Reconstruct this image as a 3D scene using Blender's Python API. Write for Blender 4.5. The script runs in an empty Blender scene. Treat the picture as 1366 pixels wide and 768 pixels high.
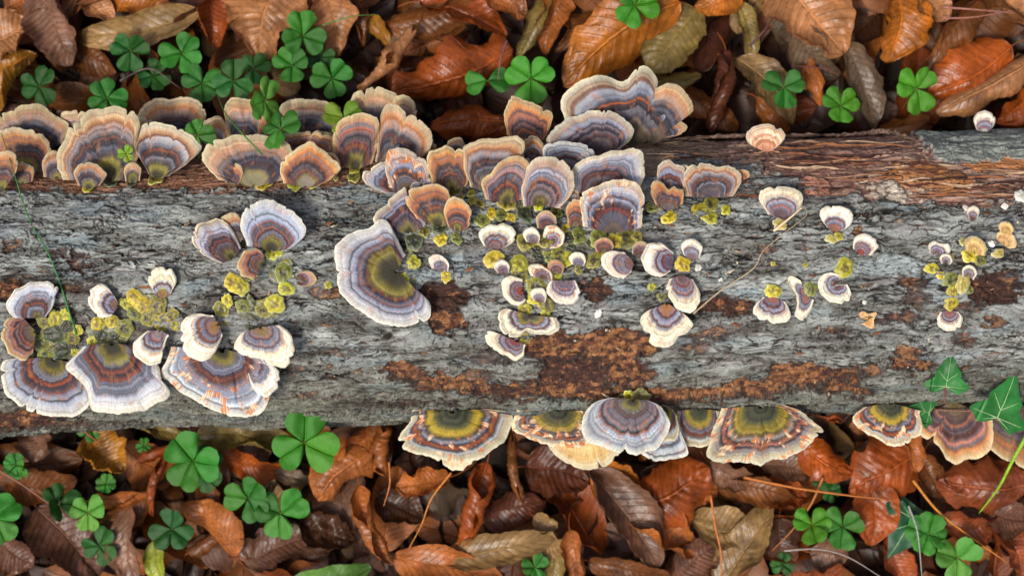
import bpy, math, random
import numpy as np
from math import radians, sin, cos, pi

SC = bpy.context.scene
COL = SC.collection
RNG = random.Random(7)

# ---------------- camera ----------------
# Real metres. One photograph pixel is 0.4 mm on the crest of the log; the camera looks straight down.
U = 0.0004
ZREF = 0.15
CAMZ = 1.05
cam = bpy.data.objects.new('camera', bpy.data.cameras.new('camera'))
COL.objects.link(cam)
cam.location = (0, 0, CAMZ)
cam.data.sensor_width = 36
cam.data.lens = 36 * (CAMZ - ZREF) / (1366 * U)
cam.data.clip_start = 0.02
cam.data.clip_end = 60
cam.data.dof.use_dof = True
cam.data.dof.focus_distance = CAMZ - 0.135
cam.data.dof.aperture_fstop = 6.5
SC.camera = cam
# ---------------- daylight: bright overcast, light from the lower left ----------------
w = bpy.data.worlds.new('World'); SC.world = w; w.use_nodes = True
nt = w.node_tree
bg = nt.nodes['Background']
sky = nt.nodes.new('ShaderNodeTexSky'); sky.sky_type = 'NISHITA'; sky.sun_disc = False
SUN_EL, SUN_AZ = 66, 130          # elevation, azimuth (clockwise from +Y)
sky.sun_elevation = radians(SUN_EL); sky.sun_rotation = radians(-SUN_AZ)
sky.dust_density = 7.0; sky.air_density = 0.7; sky.ozone_density = 1.0
nt.links.new(sky.outputs[0], bg.inputs[0]); bg.inputs[1].default_value = 0.085
sun = bpy.data.objects.new('sun', bpy.data.lights.new('sun', 'SUN')); COL.objects.link(sun)
sun.data.energy = 1.5; sun.data.angle = radians(10); sun.data.color = (1.0, 0.93, 0.84)
sun.location = (-1, -1.2, 2)
sun.rotation_euler = (radians(-(90 - SUN_EL)), 0, radians(SUN_AZ))
vs = SC.view_settings
vs.view_transform = 'Standard'; vs.look = 'None'; vs.gamma = 1; vs.exposure = 0.55; vs.use_curve_mapping = False

# ---------------- pixel <-> place ----------------
def W(px, py, z):
    px = np.asarray(px, float); py = np.asarray(py, float); z = np.asarray(z, float)
    s = U * (CAMZ - z) / (CAMZ - ZREF)
    return np.stack(np.broadcast_arrays((px - 683) * s, (384 - py) * s, z), -1)
def PX(P):
    s = U * (CAMZ - P[..., 2]) / (CAMZ - ZREF)
    return P[..., 0] / s + 683, 384 - P[..., 1] / s

# ---------------- noise ----------------
_perm = np.random.RandomState(3).permutation(4096)
_ang = np.random.RandomState(4).rand(4096) * 2 * pi
def gn(x, y, seed=0):
    x = np.asarray(x, float); y = np.asarray(y, float); x, y = np.broadcast_arrays(x, y)
    xi = np.floor(x).astype(np.int64); yi = np.floor(y).astype(np.int64)
    xf = x - xi; yf = y - yi
    u = xf**3 * (xf * (xf * 6 - 15) + 10); v = yf**3 * (yf * (yf * 6 - 15) + 10)
    def g(ix, iy, dx, dy):
        a = _ang[_perm[(ix + _perm[(iy + seed * 131) & 4095]) & 4095]]
        return np.cos(a) * dx + np.sin(a) * dy
    a = g(xi, yi, xf, yf); b = g(xi + 1, yi, xf - 1, yf)
    c = g(xi, yi + 1, xf, yf - 1); d = g(xi + 1, yi + 1, xf - 1, yf - 1)
    return ((a + (b - a) * u) + ((c + (d - c) * u) - (a + (b - a) * u)) * v) * 1.5
def fbm(x, y, o=4, seed=0, gain=0.5):
    r = 0; a = 1; n = 0
    for i in range(o):
        r = r + a * gn(x * 2**i + 17.3 * i, y * 2**i - 9.1 * i, seed + i); n += a; a *= gain
    return r / n
def sstep(a, b, x):
    t = np.clip((x - a) / (b - a), 0, 1); return t * t * (3 - 2 * t)
def hexl(h):
    h = h.lstrip('#'); c = np.array([int(h[i:i + 2], 16) / 255 for i in (0, 2, 4)])
    return np.where(c <= 0.04045, c / 12.92, ((c + 0.055) / 1.055) ** 2.4)
def mixc(a, b, t):
    t = np.asarray(t)[..., None]; return a * (1 - t) + b * t

# ---------------- meshes ----------------
def mesh(name, V, F, col=None, uv=None, mat=None, smooth=True):
    me = bpy.data.meshes.new(name)
    V = np.asarray(V, np.float32).reshape(-1, 3)
    if isinstance(F, np.ndarray):
        n = len(F); k = F.shape[1]; li = F.astype(np.int32).ravel()
        ls = np.arange(n, dtype=np.int32) * k; lt = np.full(n, k, np.int32)
    else:
        n = len(F); lt = np.array([len(f) for f in F], np.int32)
        ls = np.concatenate([[0], np.cumsum(lt)[:-1]]).astype(np.int32)
        li = np.array([i for f in F for i in f], np.int32)
    me.vertices.add(len(V)); me.vertices.foreach_set('co', V.ravel())
    me.loops.add(len(li)); me.loops.foreach_set('vertex_index', li)
    me.polygons.add(n); me.polygons.foreach_set('loop_start', ls)
    me.update(calc_edges=True)
    me.polygons.foreach_set('use_smooth', np.full(n, smooth))
    if col is not None:
        a = me.color_attributes.new('Col', 'FLOAT_COLOR', 'POINT')
        c = np.ones((len(V), 4), np.float32); c[:, :3] = np.clip(np.asarray(col).reshape(-1, 3), 0.002, 0.9)
        a.data.foreach_set('color', c.ravel())
    if uv is not None:
        l = me.uv_layers.new(name='UVMap')
        l.data.foreach_set('uv', np.asarray(uv, np.float32).reshape(-1, 2)[li].ravel())
    if mat: me.materials.append(mat)
    me.validate(); me.update()
    return me
def grid_faces(n, m, off=0, flip=False):
    i, j = np.meshgrid(np.arange(n - 1), np.arange(m - 1), indexing='ij')
    a = (i * m + j).ravel() + off; b = a + m; c = b + 1; d = a + 1
    return np.stack([a, d, c, b] if flip else [a, b, c, d], -1)
def link(name, me, parent=None, loc=None):
    o = bpy.data.objects.new(name, me); COL.objects.link(o)
    if loc is not None: o.location = loc
    if parent is not None: o.parent = parent
    return o
def thing(name, label, cat, loc, group=None, me=None):
    o = bpy.data.objects.new(name, me); COL.objects.link(o); o.location = [float(v) for v in loc]
    o['label'] = label; o['category'] = cat
    if group: o['group'] = group
    return o
def tube(pts, rad, n=6, closed_ends=True):
    P = np.asarray(pts, float); k = len(P); R = np.broadcast_to(np.asarray(rad, float), (k,))
    T = np.gradient(P, axis=0); T /= np.linalg.norm(T, axis=1, keepdims=True) + 1e-12
    up = np.array([0, 0, 1.0]); up = up if abs(T[:, 2]).mean() < 0.8 else np.array([1.0, 0, 0])
    S = np.cross(T, up); S /= np.linalg.norm(S, axis=1, keepdims=True) + 1e-12
    B = np.cross(S, T)
    a = np.arange(n) * 2 * pi / n
    V = P[:, None] + R[:, None, None] * (np.cos(a)[None, :, None] * S[:, None] + np.sin(a)[None, :, None] * B[:, None])
    F = []
    for i in range(k - 1):
        for j in range(n):
            F.append((i * n + j, i * n + (j + 1) % n, (i + 1) * n + (j + 1) % n, (i + 1) * n + j))
    if closed_ends: F.append(tuple(range(n))[::-1]); F.append(tuple((k - 1) * n + j for j in range(n)))
    return V.reshape(-1, 3), F
def crom(P, n, closed=False):
    P = np.asarray(P, float)
    Q = np.vstack([P[-1], P, P[0], P[1]]) if closed else np.vstack([2 * P[0] - P[1], P, 2 * P[-1] - P[-2]])
    out = []
    for i in range(len(Q) - 3):
        p0, p1, p2, p3 = Q[i:i + 4]; t = np.linspace(0, 1, 16, endpoint=False)[:, None]
        out.append(0.5 * ((2 * p1) + (-p0 + p2) * t + (2 * p0 - 5 * p1 + 4 * p2 - p3) * t**2 + (-p0 + 3 * p1 - 3 * p2 + p3) * t**3))
    out.append(Q[-2][None]); out = np.vstack(out)
    d = np.concatenate([[0], np.cumsum(np.linalg.norm(np.diff(out, axis=0), axis=1))])
    s = np.linspace(0, d[-1], n, endpoint=not closed)
    return np.stack([np.interp(s, d, out[:, k]) for k in range(out.shape[1])], -1)

# ---------------- materials ----------------
def newmat(name):
    m = bpy.data.materials.new(name); m.use_nodes = True
    n = m.node_tree; return m, n, n.nodes['Principled BSDF'], n.links.new
def nd(n, t, **k):
    x = n.nodes.new(t)
    for a, b in k.items(): setattr(x, a, b)
    return x
def noise_node(n, coord, scale, detail=5, rough=0.6, mapscale=None):
    if mapscale:
        mp = nd(n, 'ShaderNodeMapping'); mp.inputs['Scale'].default_value = mapscale
        n.links.new(coord, mp.inputs['Vector']); coord = mp.outputs[0]
    t = nd(n, 'ShaderNodeTexNoise'); t.inputs['Scale'].default_value = scale
    t.inputs['Detail'].default_value = detail; t.inputs['Roughness'].default_value = rough
    n.links.new(coord, t.inputs['Vector']); return t
def mapr(n, sock, a, b, c, d):
    r = nd(n, 'ShaderNodeMapRange'); r.inputs[1].default_value = a; r.inputs[2].default_value = b
    r.inputs[3].default_value = c; r.inputs[4].default_value = d
    n.links.new(sock, r.inputs[0]); return r.outputs[0]
def mulcol(n, c, f):
    m = nd(n, 'ShaderNodeVectorMath', operation='SCALE'); n.links.new(c, m.inputs[0]); n.links.new(f, m.inputs['Scale']); return m.outputs[0]
def bumpn(n, h, strength, dist, prev=None):
    b = nd(n, 'ShaderNodeBump'); b.inputs['Strength'].default_value = strength; b.inputs['Distance'].default_value = dist
    n.links.new(h, b.inputs['Height'])
    if prev is not None: n.links.new(prev, b.inputs['Normal'])
    return b.outputs[0]

def mat_bark():
    m, n, p, L = newmat('weathered_bark')
    at = nd(n, 'ShaderNodeAttribute', attribute_name='Col')
    tc = nd(n, 'ShaderNodeNewGeometry').outputs['Position']
    a = noise_node(n, tc, 260, 6, 0.7, (0.45, 1, 1)); b = noise_node(n, tc, 1100, 4, 0.65, (0.6, 1, 1))
    f1 = mapr(n, a.outputs['Fac'], 0.3, 0.7, 0.62, 1.36); f2 = mapr(n, b.outputs['Fac'], 0.3, 0.7, 0.72, 1.28)
    mm = nd(n, 'ShaderNodeMath', operation='MULTIPLY'); L(f1, mm.inputs[0]); L(f2, mm.inputs[1])
    L(mulcol(n, at.outputs['Color'], mm.outputs[0]), p.inputs['Base Color'])
    p.inputs['Roughness'].default_value = 0.72; p.inputs['Specular IOR Level'].default_value = 0.35
    h = bumpn(n, a.outputs['Fac'], 0.8, 0.0012); h = bumpn(n, b.outputs['Fac'], 0.7, 0.0005, h)
    L(h, p.inputs['Normal']); return m
def mat_fungus():
    m, n, p, L = newmat('fungus_cap')
    at = nd(n, 'ShaderNodeAttribute', attribute_name='Col')
    uv = nd(n, 'ShaderNodeUVMap').outputs[0]
    pos = nd(n, 'ShaderNodeNewGeometry').outputs['Position']
    fib = noise_node(n, uv, 1.0, 4, 0.65, (120, 9, 1)); zon = noise_node(n, uv, 1.0, 3, 0.6, (5, 60, 1))
    g = noise_node(n, pos, 1300, 3, 0.6)
    f = mapr(n, fib.outputs['Fac'], 0.3, 0.7, 0.8, 1.2); f2 = mapr(n, g.outputs['Fac'], 0.3, 0.7, 0.88, 1.12); f3 = mapr(n, zon.outputs['Fac'], 0.3, 0.7, 0.9, 1.1)
    m1 = nd(n, 'ShaderNodeMath', operation='MULTIPLY'); L(f, m1.inputs[0]); L(f2, m1.inputs[1])
    m2 = nd(n, 'ShaderNodeMath', operation='MULTIPLY'); L(m1.outputs[0], m2.inputs[0]); L(f3, m2.inputs[1])
    L(mulcol(n, at.outputs['Color'], m2.outputs[0]), p.inputs['Base Color'])
    p.inputs['Roughness'].default_value = 0.62; p.inputs['Specular IOR Level'].default_value = 0.4
    h = bumpn(n, fib.outputs['Fac'], 0.5, 0.0006); h = bumpn(n, zon.outputs['Fac'], 0.6, 0.0005, h); h = bumpn(n, g.outputs['Fac'], 0.4, 0.0003, h)
    L(h, p.inputs['Normal']); return m
def mat_knob():
    m, n, p, L = newmat('algae_coated_fungus')
    at = nd(n, 'ShaderNodeAttribute', attribute_name='Col')
    pos = nd(n, 'ShaderNodeNewGeometry').outputs['Position']
    g = noise_node(n, pos, 700, 5, 0.6); g2 = noise_node(n, pos, 180, 3, 0.5)
    m1 = nd(n, 'ShaderNodeMath', operation='MULTIPLY'); L(mapr(n, g.outputs['Fac'], 0.3, 0.7, 0.7, 1.3), m1.inputs[0]); L(mapr(n, g2.outputs['Fac'], 0.3, 0.7, 0.8, 1.2), m1.inputs[1])
    L(mulcol(n, at.outputs['Color'], m1.outputs[0]), p.inputs['Base Color'])
    p.inputs['Roughness'].default_value = 0.38; p.inputs['Specular IOR Level'].default_value = 0.5
    h = bumpn(n, g.outputs['Fac'], 0.5, 0.0006); L(h, p.inputs['Normal']); return m
def mat_leaf(name, trans=0.15, rough=0.42, veins=True, green=False):
    m, n, p, L = newmat(name)
    oi = nd(n, 'ShaderNodeObjectInfo'); uv = nd(n, 'ShaderNodeUVMap').outputs[0]
    tc = nd(n, 'ShaderNodeTexCoord').outputs['Object']
    off = nd(n, 'ShaderNodeVectorMath', operation='ADD'); L(tc, off.inputs[0])
    cr = nd(n, 'ShaderNodeCombineXYZ'); L(oi.outputs['Random'], cr.inputs[0]); L(oi.outputs['Random'], cr.inputs[1]); L(cr.outputs[0], off.inputs[1])
    a = noise_node(n, off.outputs[0], 55, 4, 0.6); b = noise_node(n, off.outputs[0], 420, 5, 0.65)
    lo, hi = (0.6, 1.35) if green else (0.45, 1.5)
    f = mapr(n, a.outputs['Fac'], 0.3, 0.7, lo, hi); f2 = mapr(n, b.outputs['Fac'], 0.3, 0.7, 0.86 if green else 0.74, 1.14 if green else 1.26)
    m1 = nd(n, 'ShaderNodeMath', operation='MULTIPLY'); L(f, m1.inputs[0]); L(f2, m1.inputs[1])
    sep = nd(n, 'ShaderNodeSeparateXYZ'); L(uv, sep.inputs[0])
    def M(op, x, y=None):
        q = nd(n, 'ShaderNodeMath', operation=op)
        for i, v in enumerate((x, y)):
            if v is None: continue
            if isinstance(v, (int, float)): q.inputs[i].default_value = v
            else: L(v, q.inputs[i])
        return q.outputs[0]
    # uv: x along the leaf 0..1, y = signed share of the half width, 0.5 on the midrib
    aw = M('ABSOLUTE', M('SUBTRACT', M('MULTIPLY', sep.outputs[1], 2.0), 1.0))
    ph = M('FRACT', M('SUBTRACT', M('MULTIPLY', sep.outputs[0], 13.0), M('MULTIPLY', aw, 2.6)))
    tri = M('ABSOLUTE', M('SUBTRACT', ph, 0.5))          # 0.5 on a vein
    vein = mapr(n, tri, 0.455, 0.5, 0.0, 1.0)
    mid = mapr(n, aw, 0.0, 0.05, 1.0, 0.0)
    vm = M('MAXIMUM', vein, mid) if veins else mid
    base = mulcol(n, oi.outputs['Color'], m1.outputs[0])
    # brown blotches of decay
    mx = nd(n, 'ShaderNodeMix', data_type='RGBA'); L(base, mx.inputs[6])
    mx.inputs[7].default_value = (0.07, 0.028, 0.012, 1) if not green else (0.05, 0.12, 0.015, 1)
    L(mapr(n, a.outputs['Fac'], 0.33, 0.22, 0.0, 0.75), mx.inputs[0])
    mv = nd(n, 'ShaderNodeMix', data_type='RGBA'); L(mx.outputs[2], mv.inputs[6])
    L(mulcol(n, mx.outputs[2], mapr(n, b.outputs['Fac'], 0.2, 0.8, 1.4, 2.3)), mv.inputs[7]); L(M('MULTIPLY', vm, 0.45 if green else 0.95), mv.inputs[0])
    L(mv.outputs[2], p.inputs['Base Color'])
    L(mapr(n, b.outputs['Fac'], 0.3, 0.7, rough - 0.1, rough + 0.14), p.inputs['Roughness']); p.inputs['Specular IOR Level'].default_value = 0.5
    h = bumpn(n, b.outputs['Fac'], 0.35, 0.0006); h = bumpn(n, vm, 0.8, 0.0012, h)
    fib = noise_node(n, uv, 1.0, 3, 0.6, (14, 3, 1)); h = bumpn(n, fib.outputs['Fac'], 0.35, 0.001, h)
    L(h, p.inputs['Normal'])
    tr = nd(n, 'ShaderNodeBsdfTranslucent'); L(mv.outputs[2], tr.inputs[0])
    ms = nd(n, 'ShaderNodeMixShader'); ms.inputs[0].default_value = trans
    L(p.outputs[0], ms.inputs[1]); L(tr.outputs[0], ms.inputs[2]); L(ms.outputs[0], n.nodes['Material Output'].inputs[0])
    return m
def mat_plain(name, rough=0.6, sc=600):
    m, n, p, L = newmat(name)
    oi = nd(n, 'ShaderNodeObjectInfo'); pos = nd(n, 'ShaderNodeNewGeometry').outputs['Position']
    g = noise_node(n, pos, sc, 5, 0.6)
    L(mulcol(n, oi.outputs['Color'], mapr(n, g.outputs['Fac'], 0.3, 0.7, 0.65, 1.35)), p.inputs['Base Color'])
    p.inputs['Roughness'].default_value = rough
    L(bumpn(n, g.outputs['Fac'], 0.5, 0.0006), p.inputs['Normal']); return m
def mat_soil():
    m, n, p, L = newmat('dark_soil')
    pos = nd(n, 'ShaderNodeNewGeometry').outputs['Position']
    g = noise_node(n, pos, 120, 8, 0.7)
    r = nd(n, 'ShaderNodeValToRGB'); L(g.outputs['Fac'], r.inputs[0])
    r.color_ramp.elements[0].color = (0.006, 0.004, 0.003, 1); r.color_ramp.elements[1].color = (0.035, 0.02, 0.012, 1)
    L(r.outputs[0], p.inputs['Base Color']); p.inputs['Roughness'].default_value = 0.9
    L(bumpn(n, g.outputs['Fac'], 1.0, 0.004), p.inputs['Normal']); return m
M_BARK = mat_bark(); M_FUN = mat_fungus(); M_KNOB = mat_knob(); M_LEAF = mat_leaf('dead_leaf', rough=0.34)
M_LEAF2 = mat_leaf('crumpled_dead_leaf', veins=False, rough=0.5)
M_GREEN = mat_leaf('green_leaflet', trans=0.25, rough=0.45, green=True, veins=False)
M_STEM = mat_plain('stem'); M_SOIL = mat_soil()

# ---------------- the ground ----------------
gx = np.concatenate([[-8, -3, -1.2], np.linspace(-0.6, 0.6, 120), [1.2, 3, 8]]); gy = np.concatenate([[-8, -3, -1.2], np.linspace(-0.45, 0.45, 90), [1.2, 3, 8]])
GX, GY = np.meshgrid(gx, gy, indexing='ij')
V = np.stack([GX, GY, 0.004 * fbm(GX * 20, GY * 20, 4) ], -1)
o = link('ground', mesh('ground', V, grid_faces(len(gx), len(gy), flip=False), mat=M_SOIL)); o['kind'] = 'structure'

# ---------------- the log ----------------
LR, LCZ = 0.0785, 0.070
SL = U * (CAMZ - LCZ) / (CAMZ - ZREF)
def log_yc(x):                     # world y of the axis
    pxx = np.asarray(x) / SL + 683
    return (384 - (396 - 41 * pxx / 1366)) * SL
def log_r(x):
    return LR * (1 + 0.015 * np.sin(np.asarray(x) * 14 + 1) + 0.012 * np.sin(np.asarray(x) * 37) + 0.006 * np.sin(np.asarray(x) * 83 + 2))
def on_log(px, py, clampz=None):
    """the point of the log's skin seen at a pixel (clamped to its silhouette)"""
    px = np.asarray(px, float); py = np.asarray(py, float); px, py = np.broadcast_arrays(px, py)
    m = U * (384 - py) / (CAMZ - ZREF); z = np.full(px.shape, 0.12)
    for _ in range(3):
        x = (px - 683) * U * (CAMZ - z) / (CAMZ - ZREF); yc = log_yc(x); r = log_r(x)
        A = m * m + 1; B = -2 * m * (m * CAMZ - yc) - 2 * LCZ; C = (m * CAMZ - yc)**2 + LCZ**2 - r**2
        D = np.maximum(B * B - 4 * A * C, 0); z = (-B + np.sqrt(D)) / (2 * A)
    return W(px, py, z)
def log_z(P):
    """height of the skin straight below a place (very low beside the log)"""
    yc = log_yc(P[..., 0]); r = log_r(P[..., 0]); d = r * r - (P[..., 1] - yc)**2
    return np.where(d > 0, LCZ + np.sqrt(np.maximum(d, 0)), -1.0)

# bare patches: (px, py, rx, ry, depth 0..1, tone 0 orange .. 1 dark purple)
BARE = [(590, 395, 32, 20, 1, .85), (596, 428, 26, 17, 1, .25), (436, 391, 24, 8, .7, .2), (794, 388, 20, 17, 1, .6),
 (735, 462, 50, 22, 1, .35), (820, 462, 55, 26, 1, .25), (765, 500, 50, 24, 1, .75), (840, 500, 32, 20, 1, .3), (540, 494, 28, 13, 1, .2),
 (600, 510, 55, 13, 1, .2), (668, 522, 46, 13, 1, .55), (735, 520, 50, 14, 1, .3), (800, 527, 40, 12, 1, .3), (870, 528, 60, 11, 1, .1), (950, 524, 50, 10, 1, .1),
 (1005, 516, 50, 14, 1, .15), (1062, 500, 42, 20, 1, .12), (1112, 500, 36, 14, 1, .35), (1128, 520, 36, 8, 1, .1), (1215, 485, 28, 10, 1, .15),
 (1210, 474, 16, 18, .9, .2), (1165, 494, 20, 6, .8, .1), (968, 408, 45, 11, 1, .6), (945, 444, 30, 9, .8, .4), (925, 462, 20, 8, .7, .4), (980, 437, 40, 5, .6, .5),
 (1110, 438, 24, 5, .7, .5), (1215, 375, 22, 13, .9, .45), (1222, 398, 14, 14, .7, .6), (1325, 385, 36, 22, 1, .9), (1345, 376, 18, 12, .9, .4), (1200, 424, 34, 7, .9, .7),
 (1325, 428, 14, 9, .9, .05), (1288, 453, 14, 6, .8, .0), (1142, 309, 10, 10, .8, .0), (14, 388, 24, 16, 1, .45), (36, 400, 20, 9, .9, .5),
 (100, 345, 12, 11, .9, .95), (107, 357, 9, 8, .9, .6), (78, 337, 9, 9, .8, .8), (18, 327, 13, 6, .8, .0), (95, 385, 20, 5, .8, .4),
 (25, 560, 60, 14, 1, .5), (90, 566, 40, 8, .8, .6), (290, 500, 60, 30, .8, .8), (390, 492, 24, 7, .7, .5), (405, 524, 15, 6, .7, .2), (445, 470, 30, 5, .6, .5),
 (640, 500, 20, 10, .8, .4), (660, 478, 26, 6, .8, .6), (545, 537, 70, 4, .8, .6), (430, 488, 15, 5, .5, .3), (1290, 410, 25, 7, .7, .6), (880, 300, 14, 8, .5, .8),
 (1025, 520, 10, 8, 1, .0), (560, 330, 25, 8, .4, .8), (700, 340, 80, 30, .35, .9), (75, 440, 45, 35, .5, .9), (160, 430, 40, 30, .4, .9), (340, 400, 50, 30, .3, .9)]
TWX = [-400, 0, 120, 300, 480, 560, 640, 860, 900, 960, 1000, 1060, 1110, 1170, 1215, 1290, 1366, 1800]
TWY = [262, 262, 263, 262, 256, 250, 240, 240, 212, 214, 226, 240, 262, 266, 278, 276, 272, 272]
def bark_fields(px, py, s, t, mesh_side):
    """height (in pixels) and colour of the skin; s, t run along and around the log in pixel-sized units"""
    wx = fbm(s / 60, t / 25, 4, 11); wy = fbm(s / 60, t / 25, 3, 21)
    g = lambda a, b, sd, o=4: fbm((s + 26 * wx) / a, (t + 10 * wy) / b, o, sd)
    h = 4 * fbm(s / 170, t / 70, 3, 31) + 4.5 * g(40, 15, 41, 4)
    # flaking layers
    rz = sstep(-.02, .30, fbm(s / 130, t / 34, 3, 55))
    n2 = g(150, 30, 51, 5) * 7 + 40
    fl = np.floor(n2); fr = n2 - fl
    layer = fl + sstep(0.0, 0.07, fr)
    h = h + (layer - 40) * 2.4 - 3.0 * (fr - .5)
    edge = np.exp(-((fr - 0.02) / 0.045)**2) + .8 * np.exp(-((1 - fr) / 0.05)**2)
    n3 = g(70, 15, 61, 5) * 3.4 + 40; f3 = n3 - np.floor(n3)
    h = h + (np.floor(n3) + sstep(0, .12, f3) - 40) * 1.1
    edge3 = np.exp(-(f3 / 0.06)**2) * 0.7
    # long dark fissures
    n1 = g(110, 19, 71, 5); gate = sstep(-0.25, 0.25, fbm(s / 150, t / 50, 3, 81))
    cr = (1 - sstep(0.0, 0.07 + .05 * wy, np.abs(n1))) * gate
    n1b = g(26, 9, 72, 4); cr2 = (1 - sstep(0, 0.06, np.abs(n1b))) * rz * .95
    n1c = g(180, 24, 76, 5); cr = np.maximum(cr, (1 - sstep(0, .05, np.abs(n1c))) * sstep(-.3, .1, fbm(s / 120, t / 40, 3, 83)))
    # short cross cracks
    n4 = fbm(s / 7 + 4 * wx, t / 60, 2, 91); cr3 = (1 - sstep(0, .03, np.abs(n4))) * sstep(0.32, 0.45, fbm(s / 30, t / 30, 2, 92)) * .7
    pit = sstep(0.24, 0.40, fbm(s / 8, t / 5, 3, 101)) * rz
    crk = np.clip(np.maximum(np.maximum(cr, cr2), cr3), 0, 1)
    h = h - 6 * cr - 3.6 * cr2 - 1.5 * cr3 - 2.0 * pit + (.35 + 1.5 * rz) * fbm(s / 9, t / 4, 4, 111) + .4 * fbm(s / 3, t / 3, 2, 112)
    rd = np.abs(fbm((s + 20 * wx) / 75, (t + 6 * wy) / 6.5, 4, 113)); val = 1 - sstep(0, .10, rd)
    val = val * (.16 + .84 * rz); h = h + 5 * np.minimum(rd, .35) * (.3 + .7 * rz) - 1.6 * val
    # colours
    big = fbm(s / 90, t / 30, 4, 121)
    low = sstep(-0.95, -0.2, -mesh_side)        # 1 towards the lower flank as seen from above
    grey = mixc(hexl('#686a64'), hexl('#9ba19e'), sstep(-.45, .45, big + .25 * fbm(s / 14, t / 6, 3, 122) - .25 * (rz - .5)))
    grey = mixc(grey, hexl('#84959b'), sstep(.05, .4, fbm(s / 130, t / 34, 3, 123)) * .7)
    grey = mixc(grey, hexl('#7b6f72'), sstep(.1, .45, fbm(s / 60, t / 22, 3, 124)) * .45)
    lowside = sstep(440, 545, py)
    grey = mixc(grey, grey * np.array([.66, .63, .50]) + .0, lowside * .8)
    tint = gn(fl * 7.31, np.floor(n3) * 3.17 + .5, 9)
    grey = grey * (1 + .22 * tint[..., None])
    grey = mixc(grey, hexl('#5f7a3a'), sstep(.34, .55, fbm(s / 40, t / 16, 4, 125)) * (.05 + .3 * lowside))
    c = mixc(grey, hexl('#b9b6ae'), sstep(.36, .5, fbm(s / 6, t / 3.5, 3, 126)) * .4)
    c = mixc(c, hexl('#2a211e'), np.clip(edge * .95 + edge3 * .5 * (.3 + .7 * rz), 0, .95))
    c = mixc(c, hexl('#2c2623'), val * sstep(-.3, .3, fbm(s / 40, t / 16, 3, 114)) * .85)
    c = mixc(c, hexl('#16100e'), np.clip(crk * 1.15, 0, .97))
    c = mixc(c, hexl('#2c2220'), pit * .8)
    # bare patches
    bx = px + 12 * fbm(s / 22, t / 12, 4, 131) * 1.6; by = py + 8 * fbm(s / 18, t / 10, 4, 141) * 1.6
    m = np.full(px.shape, -9.0); tone = np.zeros(px.shape); dep = np.zeros(px.shape)
    for (x, y, rx, ry, d, tn) in BARE:
        q = 1 - np.sqrt(((bx - x) / rx)**2 + ((by - y) / ry)**2); q = q * min(rx, ry) / 12 
        up = q > m; m = np.where(up, q, m); tone = np.where(up, tn, tone); dep = np.where(up, d, dep)
    rnd = fbm(s / 45, t / 9, 5, 151) - 0.40 - .2 * fbm(s / 300, t / 90, 2, 152)
    up = (rnd * 3 > m) & (py > 280); m = np.where(up, rnd * 3, m); tone = np.where(up, .5, tone); dep = np.where(up, .7, dep)
    mb = sstep(0.0, .16, m) * dep
    wood = mixc(hexl('#5f3c28'), hexl('#9c6c44'), sstep(-.3, .3, fbm(s / 14, t / 11, 4, 161)))
    wood = mixc(wood, hexl('#b08c5c'), sstep(.25, .45, fbm(s / 13, t / 9, 3, 162)) * .6)
    dk = sstep(.56, .44, .5 + fbm(s / 15, t / 10, 4, 163) * 1.2 - (tone - .35) * 0.9 + .04)
    wood = mixc(wood, hexl('#34211f'), dk * .9)
    wood = mixc(wood, hexl('#6b4038'), sstep(.1, .4, fbm(s / 12, t / 5, 4, 164)) * .6)
    ck = (1 - sstep(0, .06, np.abs(fbm(s / 13, t / 12, 3, 165)))) * .9
    wood = mixc(wood, hexl('#1d1312'), ck)
    rim = np.exp(-((m - 0.0) / .11)**2)
    c = mixc(c, wood, mb); c = mixc(c, hexl('#2a1c18'), np.clip(rim * dep * 1.0, 0, .95) * (m > -.3))
    h = h - mb * 7.5 + mb * (ck * -1.5 + 2.2 * fbm(s / 7, t / 5, 3, 166))
    # long strip of stripped fibrous wood on the far side
    edgey = np.interp(px, TWX, TWY) + 26 * fbm(s / 34, t / 9, 5, 171) - 6 * sstep(600, 500, px)
    slab = sstep(0, 4, px - 1222 - (py - 172) * .55 + 34 * fbm(s / 26, t / 12, 4, 172)) * sstep(0, 3, 216 - py + 22 * fbm(s / 34, t / 30, 4, 173) )
    ms = sstep(0, 3, edgey - py) * (1 - slab)
    st = fbm(s / 70, t / 2.4, 5, 181); st2 = fbm(s / 26, t / 5, 4, 182)
    fw = mixc(hexl('#7a5348'), hexl('#b79684'), sstep(-.35, .35, st))
    fw = mixc(fw, hexl('#a58f78'), sstep(.0, .35, fbm(s / 90, t / 9, 4, 188)) * .65); fw = mixc(fw, hexl('#3a2224'), sstep(.0, .3, st2) * .85); fw = mixc(fw, hexl('#241412'), (1 - sstep(0, .05, np.abs(fbm(s / 60, t / 4, 3, 187)))) * .85); fw = mixc(fw, hexl('#c3a292'), sstep(.18, .42, fbm(s / 40, t / 3, 4, 183)) * .55)
    fw = mixc(fw, hexl('#85583a'), sstep(700, 500, px) * .6); fw = fw * (1 + .35 * st2[..., None])
    fw = mixc(fw, hexl('#8a7a66'), sstep(1000, 900, px) * sstep(700, 860, px) * .7)
    fw = mixc(fw, hexl('#6e4236'), sstep(.5, .1, np.abs(px - 1100) / 260) * .35)
    crust = sstep(.02, .14, fbm(s / 16, t / 10, 4, 184) + .30 - np.hypot((px - 1190) / 44, (py - 255) / 24) * .42)
    fw = mixc(fw, hexl('#bfb3a2'), crust * .8)
    orf = np.clip(np.maximum(np.maximum(1 - np.hypot((bx - 1225) / 48, (by - 232) / 20), 1 - np.hypot((bx - 1262) / 40, (by - 240) / 15)), 1 - np.hypot((bx - 1330) / 50, (by - 217) / 11)) * 4, 0, 1)
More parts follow.
